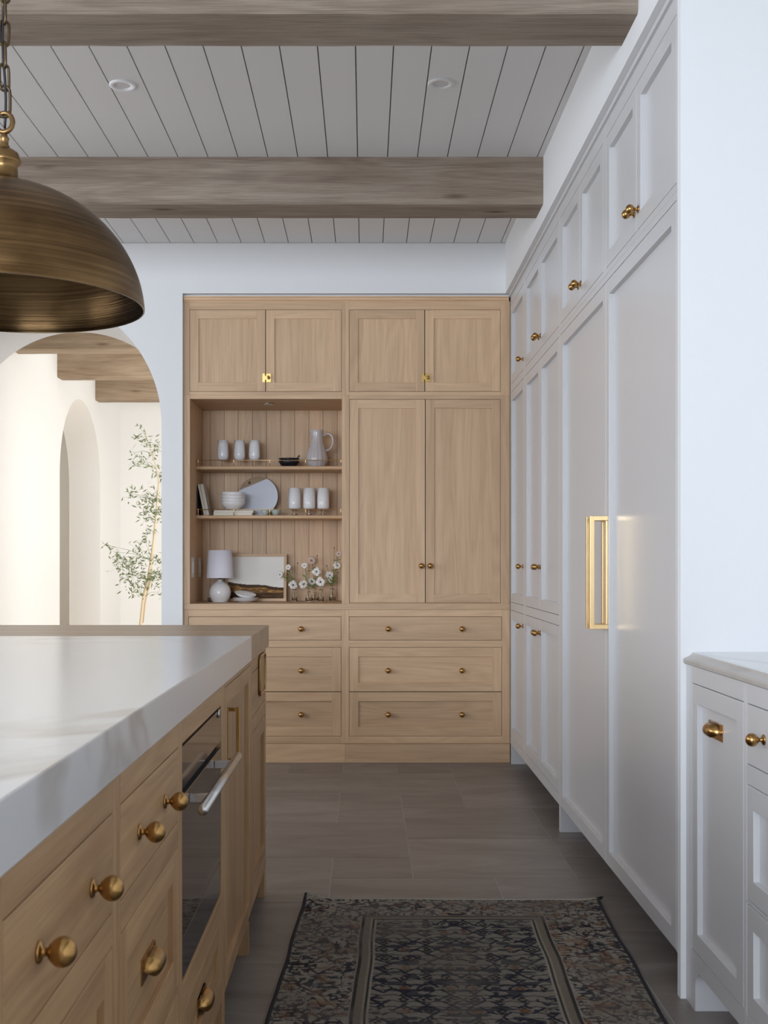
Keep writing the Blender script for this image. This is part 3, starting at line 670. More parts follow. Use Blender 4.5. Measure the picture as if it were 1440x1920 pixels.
# ---------------------------------------------------------------- rug
RL,RWd=2.5,.995; dx=.0032
nu,nv=int(RWd/dx),int(RL/dx)
U,V=np.meshgrid(np.linspace(-.5,.5,nu+1),np.linspace(0,RL,nv+1))
def vnoise(x,y,s,seed):
    r=np.random.default_rng(seed); G=r.random((256,256)); x=x*s; y=y*s
    xi=np.floor(x).astype(int); yi=np.floor(y).astype(int); fx=x-xi; fy=y-yi; fx=fx*fx*(3-2*fx); fy=fy*fy*(3-2*fy)
    g_=lambda a,b:G[a%256,b%256]
    return (g_(xi,yi)*(1-fx)+g_(xi+1,yi)*fx)*(1-fy)+(g_(xi,yi+1)*(1-fx)+g_(xi+1,yi+1)*fx)*fy
s_=U*RWd; a_=np.abs(s_)
col=np.zeros(U.shape+(3,)); 
def lin(c): return np.array(srgb(*c)[:3])
base=lin((176,167,154)); col[:]=base
wob=(vnoise(s_,V,14,1)-.5)*.012
def paintm(mask,c,al=.85): 
    m=(mask.astype(float)*al)[...,None]; col[:]=col*(1-m)+lin(c)*m
BL=(34,32,40); NV=(44,46,62); RU=(120,68,50); OR=(150,105,72); GO=(120,100,72)
inn=(a_<.262)&(V>.215)
# field: lattice of small angular motifs, symmetric about the middle
fu=a_+wob; fv=V+wob
P1,P2=.062,.078
cu=np.mod(fu,P1)-P1/2; cv=np.mod(fv,P2)-P2/2; dia=np.abs(cu)/P1*2+np.abs(cv)/P2*2
field=inn&(a_<.245)
paintm(field,(136,130,122),.6)
paintm(field&(np.abs(dia-.95)<.2)&(vnoise(s_,V,60,2)>.42),NV,.95)
paintm(field&(np.abs(dia-.38)<.17)&(vnoise(s_,V,45,3)>.45),BL,.9)
cu2=np.mod(fu+P1/2,P1*2)-P1; cv2=np.mod(fv+P2/2,P2*2)-P2
paintm(field&((np.abs(cu2)/.02+np.abs(cv2)/.016)<1),OR,.65)
paintm(field&(np.abs(np.mod(fv,P2/2)-P2/4+.35*np.abs(cu))<.0035),BL,.75)
paintm(field&(dia<.16),RU,.6)
# medallion dark blotches in mid field
paintm(field&(vnoise(a_*1.0,V*2.4,22,5)>.66),NV,.8)
# guard stripes
def lines(off,wd,c,al=.9):
    m=((np.abs(a_-off)<wd)&(V>.215-(off-.262)-wd))|((np.abs(V-(.215-(off-.262)))<wd*1.0)&(a_<off+wd)); paintm(m,c,al)
lines(.2735,.012,(118,104,86),.65); lines(.256,.0035,BL); lines(.289,.0045,BL); lines(.262,.0022,(170,160,140))
# outer border
bd=(a_>.296)|(V<.18)
bu=np.where(V<.18,V-.09,a_-.395); bvv=np.where(V<.18,s_,V)   # across / along border
al=np.mod(bvv+wob*1.5+.16,.32)-.16; ac=bu+wob
D=np.abs(ac)/.075+np.abs(al)/.115
paintm(bd&(np.abs(D-1)<.05)&(vnoise(s_,V,25,30)>.35),RU,.6); paintm(bd&(np.abs(D-.62)<.07)&(vnoise(s_,V,70,8)>.3),BL,.8); paintm(bd&(np.abs(D-.3)<.09),OR,.35)
al2=np.mod(bvv+wob,.32); D2=np.abs(ac)/.05+np.abs(al2-.16)/.05
paintm(bd&(np.abs(D2-1)<.12),BL,.75); paintm(bd&(D2<.4),(110,112,118),.8)
ticks=(np.abs(np.mod(bvv,.021)-.0105)<.0032)&((np.abs(np.abs(ac)-.078)<.012))
paintm(bd&ticks&(vnoise(s_,V,9,51)>.52),BL,.85)
sp=vnoise(s_*1.0,V*1.0,95,9); sp2=vnoise(s_,V,55,10)
paintm(bd&(np.abs(sp-.5)<.055)&(sp2>.45),BL,.75)
paintm(bd&(vnoise(s_,V,30,11)>.76),RU,.4); paintm(bd&(np.abs(vnoise(s_,V,38,31)-.5)<.05),BL,.9); paintm(bd&(vnoise(s_,V,75,32)>.68),NV,.85)
paintm(bd&(vnoise(s_,V,26,13)>.78),OR,.45)
# wear: fades and dirt, thread
wear=vnoise(s_,V,5,14)*.6+vnoise(s_,V,11,15)*.4
m=np.clip((wear-.45)*2.0,0,.42)[...,None]; col[:]=col*(1-m)+lin((136,129,120))*m
dk=vnoise(s_,V,3,16)[...,None]; col*= (.80+.3*dk)*.66
col*=(.86+.28*rng.random(U.shape))[...,None]
edge=(a_>.492); col[edge]=lin((28,26,36)); col[(V<.006)]=lin((190,180,160))
Z=.007+ .0022*vnoise(s_,V,6,20); 
cl=np.exp(-((V/.05)**2+((s_+.5)/.06)**2)); Z+=.03*cl*.6
cr=np.exp(-((V/.03)**2+((s_-.5)/.03)**2)); Z+=.006*cr
ang=math.atan(.036); RO=Vector((( -.2055+.79)/2,F/550.0-.0,0))
ca,sa=math.cos(ang),math.sin(ang)
sx_=s_+(vnoise(V,V*0,5,21)-.5)*.008
Xr=RO.x+sx_*ca-V*sa; Yr=RO.y-sx_*sa*.2-V*ca
n=(nu+1)*(nv+1); co=np.stack([Xr-RO.x,Yr-RO.y,Z],-1).reshape(-1,3)
idx=np.arange(n).reshape(nv+1,nu+1); q=np.stack([idx[:-1,:-1],idx[1:,:-1],idx[1:,1:],idx[:-1,1:]],-1).reshape(-1,4)
me=bpy.data.meshes.new('rug'); me.vertices.add(n); me.vertices.foreach_set('co',co.ravel()); me.loops.add(q.size); me.loops.foreach_set('vertex_index',q.ravel())
me.polygons.add(len(q)); me.polygons.foreach_set('loop_start',np.arange(0,q.size,4)); me.polygons.foreach_set('loop_total',np.full(len(q),4)); me.update(calc_edges=True)
ca_=me.color_attributes.new('Col','FLOAT_COLOR','POINT'); ca_.data.foreach_set('color',np.concatenate([col.reshape(-1,3),np.ones((n,1))],1).ravel())
me.materials.append(vcol('rug_wool',.95,.35))
rt=thing('rug','faded patterned wool rug with rust and navy motifs on the stone floor','rug',RO)
ro=bpy.data.objects.new('pile',me); C.objects.link(ro); ro.parent=rt; WO[ro]=RO
BND=pm('dark_wool_binding',(.012,.011,.018),.95)
for sgn,cidx in ((-1,0),(1,nu)):
    pts=[Vector(co[idx[j,cidx]])+RO+Vector((0,0,-.001)) for j in range(0,nv+1,12)]
    g=MB(); g.tube(pts,.0055,6); g.build('binding',BND,rt)
g=MB(); pts=[Vector(co[idx[0,i]])+RO+Vector((0,.002,-.001)) for i in range(0,nu+1,6)]; g.tube(pts,.004,5); g.build('end_binding',pm('cream_wool',(.32,.30,.26),.95),rt)
g=MB()
for k in range(9):
    b=Vector(co[idx[0,nu]])+RO; g.tube([b,b+Vector((.008+random.random()*.01,random.uniform(-.01,.02),random.uniform(-.004,.006)))],.002,4)
g.build('tassel',BND,rt)
# ---------------------------------------------------------------- pendant
PQ=851.0; PX0=(8-685)/PQ; PY=F/PQ; PZ=H+481/PQ
t=thing('pendant_lamp','large domed antique-brass pendant lamp on a chain over the island','lamp',(PX0,PY,PZ))
prof=[(.304,0),(.3035,.012),(.300,.036),(.291,.07),(.276,.105),(.255,.14),(.226,.175),(.190,.207),(.150,.232),(.110,.250),(.07,.262),(.034,.268)]
def smoothprof(p,n=3):
    out=[]
    for i in range(len(p)-1):
        p0=p[max(i-1,0)];p1=p[i];p2=p[i+1];p3=p[min(i+2,len(p)-1)]
        for k in range(n):
            u=k/n; out.append(tuple(.5*((2*p1[j])+(-p0[j]+p2[j])*u+(2*p0[j]-5*p1[j]+4*p2[j]-p3[j])*u*u+(-p0[j]+3*p1[j]-3*p2[j]+p3[j])*u**3) for j in (0,1)))
    return out+[p[-1]]
sp_=smoothprof(prof)
inner=[(max(r-.003,.001),z-.0) for r,z in sp_]; inner[0]=(.301,0)
g=MB(); g.lathe(sp_+[(.001,.2665)],(PX0,PY,PZ),96,caps=False); dm=g.build('dome',PEND,t)
g=MB(); g.lathe([(.304,0),(.301,-.0005)]+[(r,z-.002 if i else 0) for i,(r,z) in enumerate(inner)]+[(.001,.262)],(PX0,PY,PZ),96,caps=False); g.build('shaded_inner_face',PENDI,dm)
z=PZ
cz_=lambda py:H+(VY-py)/PQ-PZ
g=MB(); g.lathe([(.0,.262),(.033,.264),(.031,cz_(349)),(.029,cz_(318)),(.0285,cz_(312)),(.036,cz_(306)),(.037,cz_(302)),(.034,cz_(297)),(.033,cz_(293)),(.030,cz_(287)),(.020,cz_(281)),(.011,cz_(278)),(.012,cz_(275)),(.009,cz_(271)),(.009,cz_(263)),(.011,cz_(260)),(.0075,cz_(256)),(.006,cz_(250)),(.0065,cz_(246)),(0,cz_(245))],(PX0,PY,PZ),40); g.build('cap',BRASSD,t)
zc=H+(VY-230)/PQ; g=MB(); g.tube([(PX0+.0185*math.cos(a),PY+.004*math.sin(a),zc+.0225*math.sin(a)) for a in [2*PI*k/28 for k in range(28)]],[.0056]*28,10,closed=True); g.build('loop',BRASSD,t)
CHN=pm('dark_brass_chain',(.13,.09,.05),.4,1)
def link(hh,ww,r):
    g=MB(); pts=[]
    for k in range(28):
        a=2*PI*k/28; pts.append((ww*math.cos(a),0,(hh-ww)*(1 if math.sin(a)>0 else -1)*min(1,abs(math.sin(a))*3)+ww*math.sin(a)))
    g.tube(pts,r,8,closed=True); return meshof(g,'chain_link',CHN)
LK=link(.0285,.0102,.0033); zz=zc+.0225+.018; k=0
LK0=link(.034,.0135,.0034)
put(LK0,'chain_link',t,(PX0-.001,PY,zz+.006),(0,0,.35)); zz+=.006+.034+.019
while zz<CZ-.03:
    put(LK,'chain_link',t,(PX0,PY,zz),(random.uniform(-.06,.06),random.uniform(-.06,.06),(k%2)*PI/2+.55)); zz+=.0485; k+=1
g=MB(); pts=[(PX0+.003*math.sin(j*.5),PY+.003*math.cos(j*.4),zc-.012+(CZ-zc)*j/40) for j in range(41)]; g.tube(pts,.003,6); g.build('cord',pm('black_cord',(.01,.01,.015),.5),t)
g=MB(); g.lathe([(.06,0),(.06,-.015),(.05,-.025),(.0,-.03)],(PX0,PY,CZ),32); g.build('ceiling_rose',BRASS,t)
# recessed downlights
for (px,py,mm,lab) in ((230,159.5,pm('lit_white_trim',(.9,.9,.92),.4),'round recessed ceiling light with trim painted as lit, left of centre'),(827,156.5,CEIL,'round recessed ceiling light with dull grey trim, right of centre')):  # left trim whitened in colour for the light it catches
    q=(VY-py)/(CZ-H); x=(px-VX)/q; y=F/q
    t=thing('recessed_light',lab,'light',(x,y,CZ))
    g=MB(); g.lathe([(.052,0),(.051,-.004),(.045,-.006),(.031,-.0035),(.0305,-.001)],(x,y,CZ),36,caps=False); g.build('trim_ring',mm,t)
    g=MB(); g.lathe([(0,-.001),(.031,-.001)],(x,y,CZ),36,caps=False); g.build('lens',pm('frosted_lens',(.55,.55,.56),.3),t)
# switches on alcove side
for px,lab in ((361,'white wall switch on the alcove side, front one'),(374,'white wall switch on the alcove side, rear one')):
    y=F/( (685-px)/1.0118 ); z=H+(VY-1064)/(F/y)
    t=thing('light_switch',lab,'switch',(ax0,y,z))
    g=MB(); g.box(ax0,ax0+.004,y-.035,y+.035,z-.058,z+.058); g.build('plate',PLAST,t,bevel=.001)
    g=MB(); g.box(ax0+.004,ax0+.008,y-.016,y+.016,z-.033,z+.033); g.build('rocker',PLAST,t,bevel=.001)
# ---------------------------------------------------------------- alcove contents
Z1=1.731; Z2=1.437; Z3=hz(1132)
def lat(name,mat,prof,c,parent=None,n=28,**k):
    g=MB(); g.lathe(prof,c,n,caps=False); return g.build(name,mat,parent,origin=c,**k)
q1=308.0
def place(px,q): return (px-685)/q, F/q
# goblets upper shelf
def goblet(px,lab):
    x,y=place(px,q1); t=thing('goblet',lab,'glass',(x,y,Z1),'stemmed glasses on the top shelf')
    lat('foot',GL,[(0,.0),(.031,.0),(.031,.002),(.008,.006),(.006,.012),(.009,.022),(.006,.032),(.010,.042)],(x,y,Z1),t)
    lat('bowl',FROST_GLINT,[(.005,.040),(.022,.044),(.034,.056),(.0365,.075),(.0355,.10),(.033,.13),(.0315,.166),(.0305,.166),(.032,.13),(.0345,.10),(.0352,.076),(.033,.059),(.021,.047),(0,.044)],(x,y,Z1),t)
goblet(418,'short-stemmed glass goblet on the top shelf, left of three'); goblet(449,'short-stemmed glass goblet on the top shelf, middle of three'); goblet(477,'short-stemmed glass goblet on the top shelf, nearest the black bowls')
# lower glasses
def tumbler(px,lab):
    x,y=place(px,q1); t=thing('tumbler',lab,'glass',(x,y,Z2),'tall glasses on the lower shelf')
    g=MB(); g.box(x-.032,x+.032,y-.032,y+.032,Z2,Z2+.006); g.build('square_foot',GL,t,bevel=.002)
    lat('stem',GL,[(.028,.006),(.016,.012),(.010,.022),(.012,.032),(.03,.042)],(x,y,Z2),t)
    lat('bowl',FROST_GLINT,[(0,.044),(.036,.044),(.039,.05),(.0395,.17),(.038,.17),(.0375,.052),(0,.05)],(x,y,Z2),t)
tumbler(552.5,'tall square-footed glass on the lower shelf, next to the green bowls'); tumbler(579.8,'tall square-footed glass on the lower shelf, middle of three'); tumbler(606,'tall square-footed glass on the lower shelf, right of three')
# black bowls + spoon
x,y=place(542,q1)
bp=[(0,0),(.035,0),(.040,.004),(.058,.026),(.066,.040),(.064,.040),(.055,.026),(.036,.008),(0,.006)]
b=lat('bowl',BLK,bp,(x,y,Z1)); tag(b,'black ceramic bowl on the top shelf, lower of the stacked pair','bowl','black bowls')
b=lat('bowl',BLK,[(r,z*.62) for r,z in bp],(x,y,Z1+.0255+.006)); tag(b,'black ceramic bowl on the top shelf, upper of the pair, spoon in it','bowl','black bowls')
g=MB(); pts=[(x+.020,y-.01,Z1+.05),(x+.045,y-.012,Z1+.055),(x+.058,y-.012,Z1+.066),(x+.064,y-.012,Z1+.074)]; g.tube(pts,[.006,.004,.004,.006],8); tag(g.build('spoon',BLK,origin=pts[0]),'short black spoon resting in the black bowls','spoon')
# pitcher
x,y=place(594.5,q1); t=thing('pitcher','grey glazed fluted pitcher with loop handle on the top shelf','pitcher',(x,y,Z1))
prof=smoothprof([(0,0),(.040,.0),(.052,.010),(.064,.035),(.066,.06),(.058,.095),(.046,.13),(.039,.16),(.037,.19),(.038,.215),(.041,.228)],3)
g=MB(); n=64; vs=[]; P_=prof+[(r-.004,z) for r,z in prof[::-1] if r>.006]
for (r,z) in P_:
    for k in range(n):
        a=2*PI*k/n; fl=1-.055*(abs(math.sin(a*7))<.25)*min(1,max(0,(.19-z)/.05))
        sp=1+.22*max(0,(z-.19)/.04)*max(0,math.cos(a-PI))**6
        vs.append((x+r*fl*sp*math.cos(a),y+r*fl*math.sin(a),Z1+z))
fs=[(j*n+k,j*n+(k+1)%n,(j+1)*n+(k+1)%n,(j+1)*n+k) for j in range(len(P_)-1) for k in range(n)]
g.add(vs,fs,0,True); g.build('body',CERG,t)
g=MB(); hp=[(.036,.195),(.055,.208),(.078,.205),(.094,.185),(.096,.155),(.086,.125),(.068,.108),(.050,.106)]
hp=smoothprof(hp,4); g.tube([(x+a,y,Z1+b) for a,b in hp],.0065,10); g.build('handle',CERG,t)
# books leaning
def book(cx,y,z,tk,h,dp,ang,mat,lab):
    t=thing('book',lab,'book',(cx,y,z),'books on the lower shelf')
    M=Matrix.Rotation(ang,4,'Y'); 
    def bx(x0,x1,y0,y1,z0,z1,name,m_):
        g=MB(); g.box(x0,x1,y0,y1,z0,z1); g.v=[tuple((M@Vector(p))+Vector((cx,y,z))) for p in g.v]; g.build(name,m_,t,bevel=.0006)
    bx(0,.002,-dp/2,dp/2,0,h,'cover',mat); bx(tk-.002,tk,-dp/2,dp/2,0,h,'cover',mat); bx(.002,tk-.002,-dp/2,-dp/2+.002,0,h,'spine',mat); bx(.002,tk-.002,-dp/2+.002,dp/2-.003,.003,h-.003,'pages',PAGES)
DKB=pm('dark_book_cloth',(.02,.02,.025),.6); CRB=pm('cream_book_cloth',(.74,.69,.58),.7); CRB2=pm('grey_cream_book_cloth',(.66,.62,.53),.7)
xb=lambda p:(p-685)/311.5
book(xb(369.4),F/309,Z2,.009,.150,.17,-.0,DKB,'dark thin book standing against the alcove side')
book(xb(383.2),F/309,Z2+.0005,.0125,.190,.15,-.20,CRB,'cream book leaning on the lower shelf, left of the leaning two')
book(xb(387.6),F/309,Z2+.0005,.018,.190,.15,-.20,CRB2,'thicker cream book leaning on the lower shelf beside the bowls')
def flat(x0,x1,z,th,dp,y,mat,lab):
    t=thing('book',lab,'book',((x0+x1)/2,y,z),'books on the lower shelf')
    for a,b,n_,mm in ((0,.002,'cover',mat),(th-.002,th,'cover',mat),(.002,th-.002,'pages',PAGES)):
        g=MB(); i=0 if n_=='cover' else .003; g.box(x0+i,x1-i,y-dp/2+i,y+dp/2-i,z+a,z+b); g.build(n_,mm,t)
flat(xb(400),xb(474),Z2,.017,.15,F/309,CRB,'cream book lying flat under the bowl stack, lower one')
flat(xb(401),xb(476),Z2+.0172,.015,.15,F/309,CRB2,'cream book lying flat directly beneath the white bowls')
zb_=Z2+.0325; x,y=place(436.5,311)
for k in range(4):
    pf=[(0,0),(.034,0),(.036,.004),(.055,.016),(.069,.034),(.0755,.052),(.0735,.052),(.067,.034),(.053,.02),(.032,.009),(0,.007)]
    b=lat('bowl',CER,pf,(x+random.uniform(-.002,.002),y,zb_+.0185*k)); b.rotation_euler=(0,random.uniform(.0,.05)*(k>0),0)
    tag(b,['white ceramic bowl at the bottom of the stack of four','white ceramic bowl second from bottom in the stack','white ceramic bowl second from top in the stack','white ceramic bowl on top of the stack of four'][k],'bowl','white bowls stacked on books')
# round board
q=303.5; x=(484.6-685)/q; y=F/q; R=37.3/q
t=thing('serving_board','round serving board, white glaze with bare wood corner, leaning behind bowls','board',(x,y-.03,Z2))
def board(y0,y1,sel,mat,name):
    n=96; pts=[]
    a1,a2=math.radians(64),math.radians(163)
    if sel=='wood': an=[a1+(a2-a1)*k/24 for k in range(25)]
    else: an=[a2+(2*PI-(a2-a1))*k/72 for k in range(73)]
    pts=[(R*math.cos(a),R*math.sin(a)) for a in an]; N=len(pts)
    g=MB(); tl=.16
    def W(px_,pz,dy): 
        zz=pz+R; return (x+px_, y-.012-.05*(1-zz/(2*R))-dy, Z2+.001+zz*.995)
    if sel=='wood':   # with hole: bridge ring
        hc=Vector(((469-484.6)/q,(931.5-905.8)/q)); hr=2.6/q; n2=N
        M2=48; outer=[]
        # sample closed outline
        cl=pts+[]; seg=[]
        for i in range(12): u=i/12; seg.append((pts[-1][0]*(1-u)+pts[0][0]*u,pts[-1][1]*(1-u)+pts[0][1]*u))
        cl=pts[:-1]+seg; N=len(cl)
        hole=[]
        for c in cl: 
            d=(Vector(c)-hc).normalized(); hole.append(tuple(hc+d*hr))
        vs=[W(*c,.010) for c in cl]+[W(*c,.010) for c in hole]+[W(*c,0) for c in cl]+[W(*c,0) for c in hole]
        fs=[]
        for i in range(N):
            j=(i+1)%N; fs+=[(i,j,N+j,N+i),(2*N+i,2*N+j,3*N+j,3*N+i),(i,j,2*N+j,2*N+i),(N+i,N+j,3*N+j,3*N+i)]
        g.add(vs,fs)
    else:
        vs=[W(*c,.0104) for c in pts]+[W(*c,0) for c in pts]
        g.add(vs,[tuple(range(N)),tuple(range(2*N-1,N-1,-1))]+[(i,(i+1)%N,N+(i+1)%N,N+i) for i in range(N)])
    return g.build(name,mat,t)
board(0,0,'wood',BUT,'wood_part'); gp=board(0,0,'glaze',pm('blue_white_glaze',(.66,.70,.78),.45),'glazed_part')
# green bowls
for px,lab in ((497.5,'small pale green bowl on the lower shelf, left of two'),(517,'small pale green bowl on the lower shelf, beside the tall glasses')):
    x,y=place(px,312); b=lat('small_bowl',GRN,[(0,0),(.013,0),(.018,.006),(.026,.022),(.0285,.036),(.027,.036),(.0245,.022),(.014,.008),(0,.006)],(x,y,Z2)); tag(b,lab,'bowl','pale green bowls')
# lamp
x,y=place(412.5,312); t=thing('table_lamp','small white table lamp with round ceramic base and drum shade','lamp',(x,y,Z3))
lat('base',CER,smoothprof([(0,0),(.040,.0),(.047,.006),(.060,.03),(.065,.055),(.060,.083),(.044,.107),(.026,.12),(.015,.128),(.012,.136),(0,.138)],3),(x,y,Z3),t,n=40)
lat('socket',BLK,[(0,.136),(.010,.136),(.010,.150),(.004,.152),(.004,.20),(0,.2)],(x,y,Z3),t)
lat('shade',SHADE,[(.0805,.145),(.0715,.3115),(.0700,.3115),(.079,.145),(.0805,.145)],(x,y,Z3),t,n=48)
g=MB(); g.tube([(x-.071,y,Z3+.31),(x+.071,y,Z3+.31)],.0012,6); g.tube([(x,y-.071,Z3+.31),(x,y+.071,Z3+.31)],.0012,6); g.tube([(x,y,Z3+.2),(x,y,Z3+.31)],.002,6); g.build('shade_spider',STEEL,t)
g=MB(); g.tube([(x-.03,y+.05,Z3+.003),(x-.07,y+.05,Z3+.003),(x-.085,y+.09,Z3+.012),(x-.09,y+.12,Z3+.02),(x-.05,y+.14,Z3+.003)],.003,6); g.build('cord',BLK,t)
# picture
q=304.; fx=lambda p:(p-685)/q; py0,py1=1125.5,1037.5; yb=F/q; hh=(py0-py1)/q; x0,x1=fx(424),fx(538)
t=thing('framed_picture','oak-framed landscape picture leaning behind the lamp and plates','picture',((x0+x1)/2,yb,Z3))
ln_=.045
def W(xx,zz,dy): return (xx,yb+ln_*(zz/hh)-.012-dy-.035,Z3+zz+.0012)
g=MB(); fw=.0165
def qb(xa,xb_,za,zb2,d0,d1,mat,name,par):
    g=MB(); g.add([W(a,b,d) for d in (d0,d1) for a,b in ((xa,za),(xb_,za),(xb_,zb2),(xa,zb2))],[(3,2,1,0),(4,5,6,7),(0,1,5,4),(1,2,6,5),(2,3,7,6),(3,0,4,7)]); return g.build(name,mat,par)
qb(x0,x1,0,fw,0,.016,OAKX,'frame_rail',t); qb(x0,x1,hh-fw,hh,0,.016,OAKX,'frame_rail',t); qb(x0,x0+fw,fw,hh-fw,0,.016,OAKZ,'frame_stile',t); qb(x1-fw,x1,fw,hh-fw,0,.016,OAKZ,'frame_stile',t)
nx,nz=110,90; XX,ZZ=np.meshgrid(np.linspace(x0+fw,x1-fw,nx+1),np.linspace(fw,hh-fw,nz+1)); un=(XX-x0-fw)/(x1-x0-2*fw); vn=(ZZ-fw)/(hh-2*fw)
ac_=np.zeros(XX.shape+(3,)); ac_[:]=lin((238,235,228)); ac_+= (vnoise(un,vn,3,40)-.5)[...,None]*.06
hor=.37-.10*np.clip(un-.05,0,.9)+.05*(vnoise(un*2,un*0,3,41)-.5)
mt=vn<hor; ac_[mt]=lin((78,58,44)); nn=vnoise(un*2.2,vn*6,5,42); 
low=vn<hor-.07; ac_[low]=(lin((120,88,54))*(.5+nn[low][:,None]*1.0)); gold=(vn<hor-.05-.05*vnoise(un*3,un*0,4,44))&(vn>hor-.19+.1*vnoise(un*3,un*0,5,45))&(vnoise(un*4,vn*8,3,46)>.4); ac_[gold]=lin((172,128,70))*(.6+.7*nn[gold][:,None])
fg=vn<.14; ac_[fg]=lin((88,64,42))*(.4+nn[fg][:,None]*1.1)
vs=[W(a,b,.008) for a,b in zip(XX.ravel(),ZZ.ravel())]; 
fs=[(j*(nx+1)+i,j*(nx+1)+i+1,(j+1)*(nx+1)+i+1,(j+1)*(nx+1)+i) for j in range(nz) for i in range(nx)]
g=MB(); g.add(vs,fs); ar=g.build('print',vcol('landscape_print',.6),t,recalc=False)
c_=ar.data.color_attributes.new('Col','FLOAT_COLOR','POINT'); c_.data.foreach_set('color',np.concatenate([ac_.reshape(-1,3),np.ones(((nx+1)*(nz+1),1))],1).ravel())
qb(x0+.002,x1-.002,.002,hh-.002,-.004,0,OIN,'backing',t)
# plates
x,y=place(461,312)
plp=[(0,0),(.04,0),(.045,.003),(.07,.012),(.078,.016),(.077,.0175),(.068,.0145),(.04,.006),(0,.005)]
b=lat('plate',CER,plp,(x,y,Z3),n=40); tag(b,'white plate beside the lamp, bottom of the stack','plate','white plates')
b=lat('plate',CER,plp,(x,y,Z3+.0095),n=40); tag(b,'white plate beside the lamp, second in the stack','plate','white plates')
b=lat('dish',CER,[(0,0),(.03,.0),(.05,.010),(.066,.026),(.0645,.027),(.048,.0125),(.028,.004),(0,.003)],(x-.006,y,Z3+.027),n=40); b.rotation_euler=(.18,.17,0); tag(b,'shallow cream dish tilted on top of the white plates','dish')
# vases and flowers
V_=[]
def vase(px,q,h,r,nr,lab):
    x,y=place(px,q); pf=[(0,0),(r,0),(r+.001,.004),(r,h*.5),(r*.8,h*.68),(nr,h*.8),(nr,h*.93),(nr+.002,h),(nr,h),(nr-.0012,h*.9),(nr-.0012,h*.8),(r*.8-.0015,h*.67),(r-.0015,h*.5),(r-.0015,.006),(0,.006)]
    b=lat('bud_vase',GL,pf,(x,y,Z3),n=24); tag(b,lab,'vase','clear glass bud vases'); return Vector((x,y,Z3+h))
v1=vase(552.3,308.5,.075,.0165,.0095,'clear glass bud vase nearest the framed picture')
v2=vase(579,309.5,.062,.020,.010,'squat clear glass bud vase, second from the picture')
v3=vase(590.5,305,.055,.016,.009,'short clear glass bud vase tucked behind, between two others')
v4=vase(601.5,309.5,.075,.0185,.010,'clear glass bud vase, fourth from the picture')
v5=vase(623,307,.078,.019,.011,'clear glass bud vase at the right end of the ledge')
cpx=lambda a,b:(330+a/4.364,730+b/4.364)
def flower(vt,cx,cy,size,lab,mat=PETAL,dq=0,face=(0,-1,.1)):
    px,py=cpx(cx,cy); y=vt.y+dq; q=F/y; c=Vector(((px-685)/q,y,H+(VY-py)/q))
    t=thing('flower',lab,'flower',c,'white flowers in the bud vases')
    b0=Vector((vt.x+random.uniform(-.004,.004),vt.y,Z3+.012)); m=Vector((vt.x,vt.y,vt.z+.01)); mm=m.lerp(c,.55)+Vector((random.uniform(-.006,.006),.0,.008))
    g=MB(); g.tube([b0,m,mm,c+Vector((0,.004,-.002))],.0017,6); st=g.build('stem',STEM,t)
    g=MB()
    for k in range(random.randint(6,9)):     # narrow leaves
        s=m.lerp(c,random.uniform(.05,.8)); d=Vector((random.uniform(-1,1),random.uniform(-.3,.3),random.uniform(-.1,.9))).normalized(); l=random.uniform(.022,.045); sd=d.cross(Vector((0,1,0))).normalized()*.0034
        g.add([s,s+d*l*.5+sd,s+d*l,s+d*l*.5-sd],[(0,1,2,3)])
    g.build('leaf',STEM,st,recalc=False,solid=.0006)
    f=Vector(face)+Vector((random.uniform(-.35,.35),0,random.uniform(-.2,.4))); f.normalize(); a1=f.cross(Vector((0,0,1))).normalized(); a2=f.cross(a1)
    r=size*.56; n=random.choice((7,8)); g=MB()
    for k in range(n):
        a=2*PI*k/n+random.uniform(-.12,.12); d=a1*math.cos(a)+a2*math.sin(a); s=f.cross(d); pv=[];rr=r*random.uniform(.85,1.1)
        for (l,w_,o_) in ((.12,.06,0),(.45,.30,.08),(.8,.38,.08),(1.0,.2,.02)):
            pv+=[c+d*rr*l+s*rr*w_+f*rr*o_,c+d*rr*l+f*rr*(o_-.06),c+d*rr*l-s*rr*w_+f*rr*o_]
        g.add(pv,[(3*j+i,3*j+i+1,3*j+4+i,3*j+3+i) for j in range(3) for i in (0,1)],0,True)
    g.build('petals',mat,t,recalc=False,solid=.0005)
    g=MB(); g.lathe([(0,0),(r*.13,r*.06),(r*.09,r*.2),(0,r*.24)],(0,0,0),8,M=f.to_track_quat('Z','Y').to_matrix()); g.v=[tuple(Vector(p)+c) for p in g.v]; g.build('centre',FC,t)
def bud(vt,cx,cy,lab):
    px,py=cpx(cx,cy); y=vt.y; q=F/y; c=Vector(((px-685)/q,y,H+(VY-py)/q)); t=thing('flower_bud',lab,'flower',c,'buds in the bud vases')
    m=Vector((vt.x,vt.y,vt.z+.01)); g=MB(); g.tube([Vector((vt.x,vt.y,Z3+.012)),m,m.lerp(c,.5)+Vector((.004,0,.006)),c],.001,5); g.build('stem',STEM,t)
    g=MB(); g.lathe([(0,-.003),(.0035,0),(.003,.004),(0,.007)],c,8); g.build('bud',FC,t)
flower(v1,960,1600,.052,'white flower hanging low in front of the vase nearest the picture',dq=-.02)
flower(v1,917,1457,.032,'small white flower high against the right side of the picture frame')
flower(v1,850,1515,.038,'white flower reaching left across the picture',dq=-.01)
bud(v1,995,1425,'small bud on a thin stem above the first vase')
flower(v2,1045,1595,.048,'white flower low left over the squat vase',dq=-.015)
flower(v2,1050,1440,.034,'small white flower in the upper left of the middle bunch')
flower(v3,1110,1400,.046,'faded blush flower at the top of the middle bunch',PETP)
flower(v3,1112,1572,.042,'white flower low in the middle bunch, between two larger blooms')
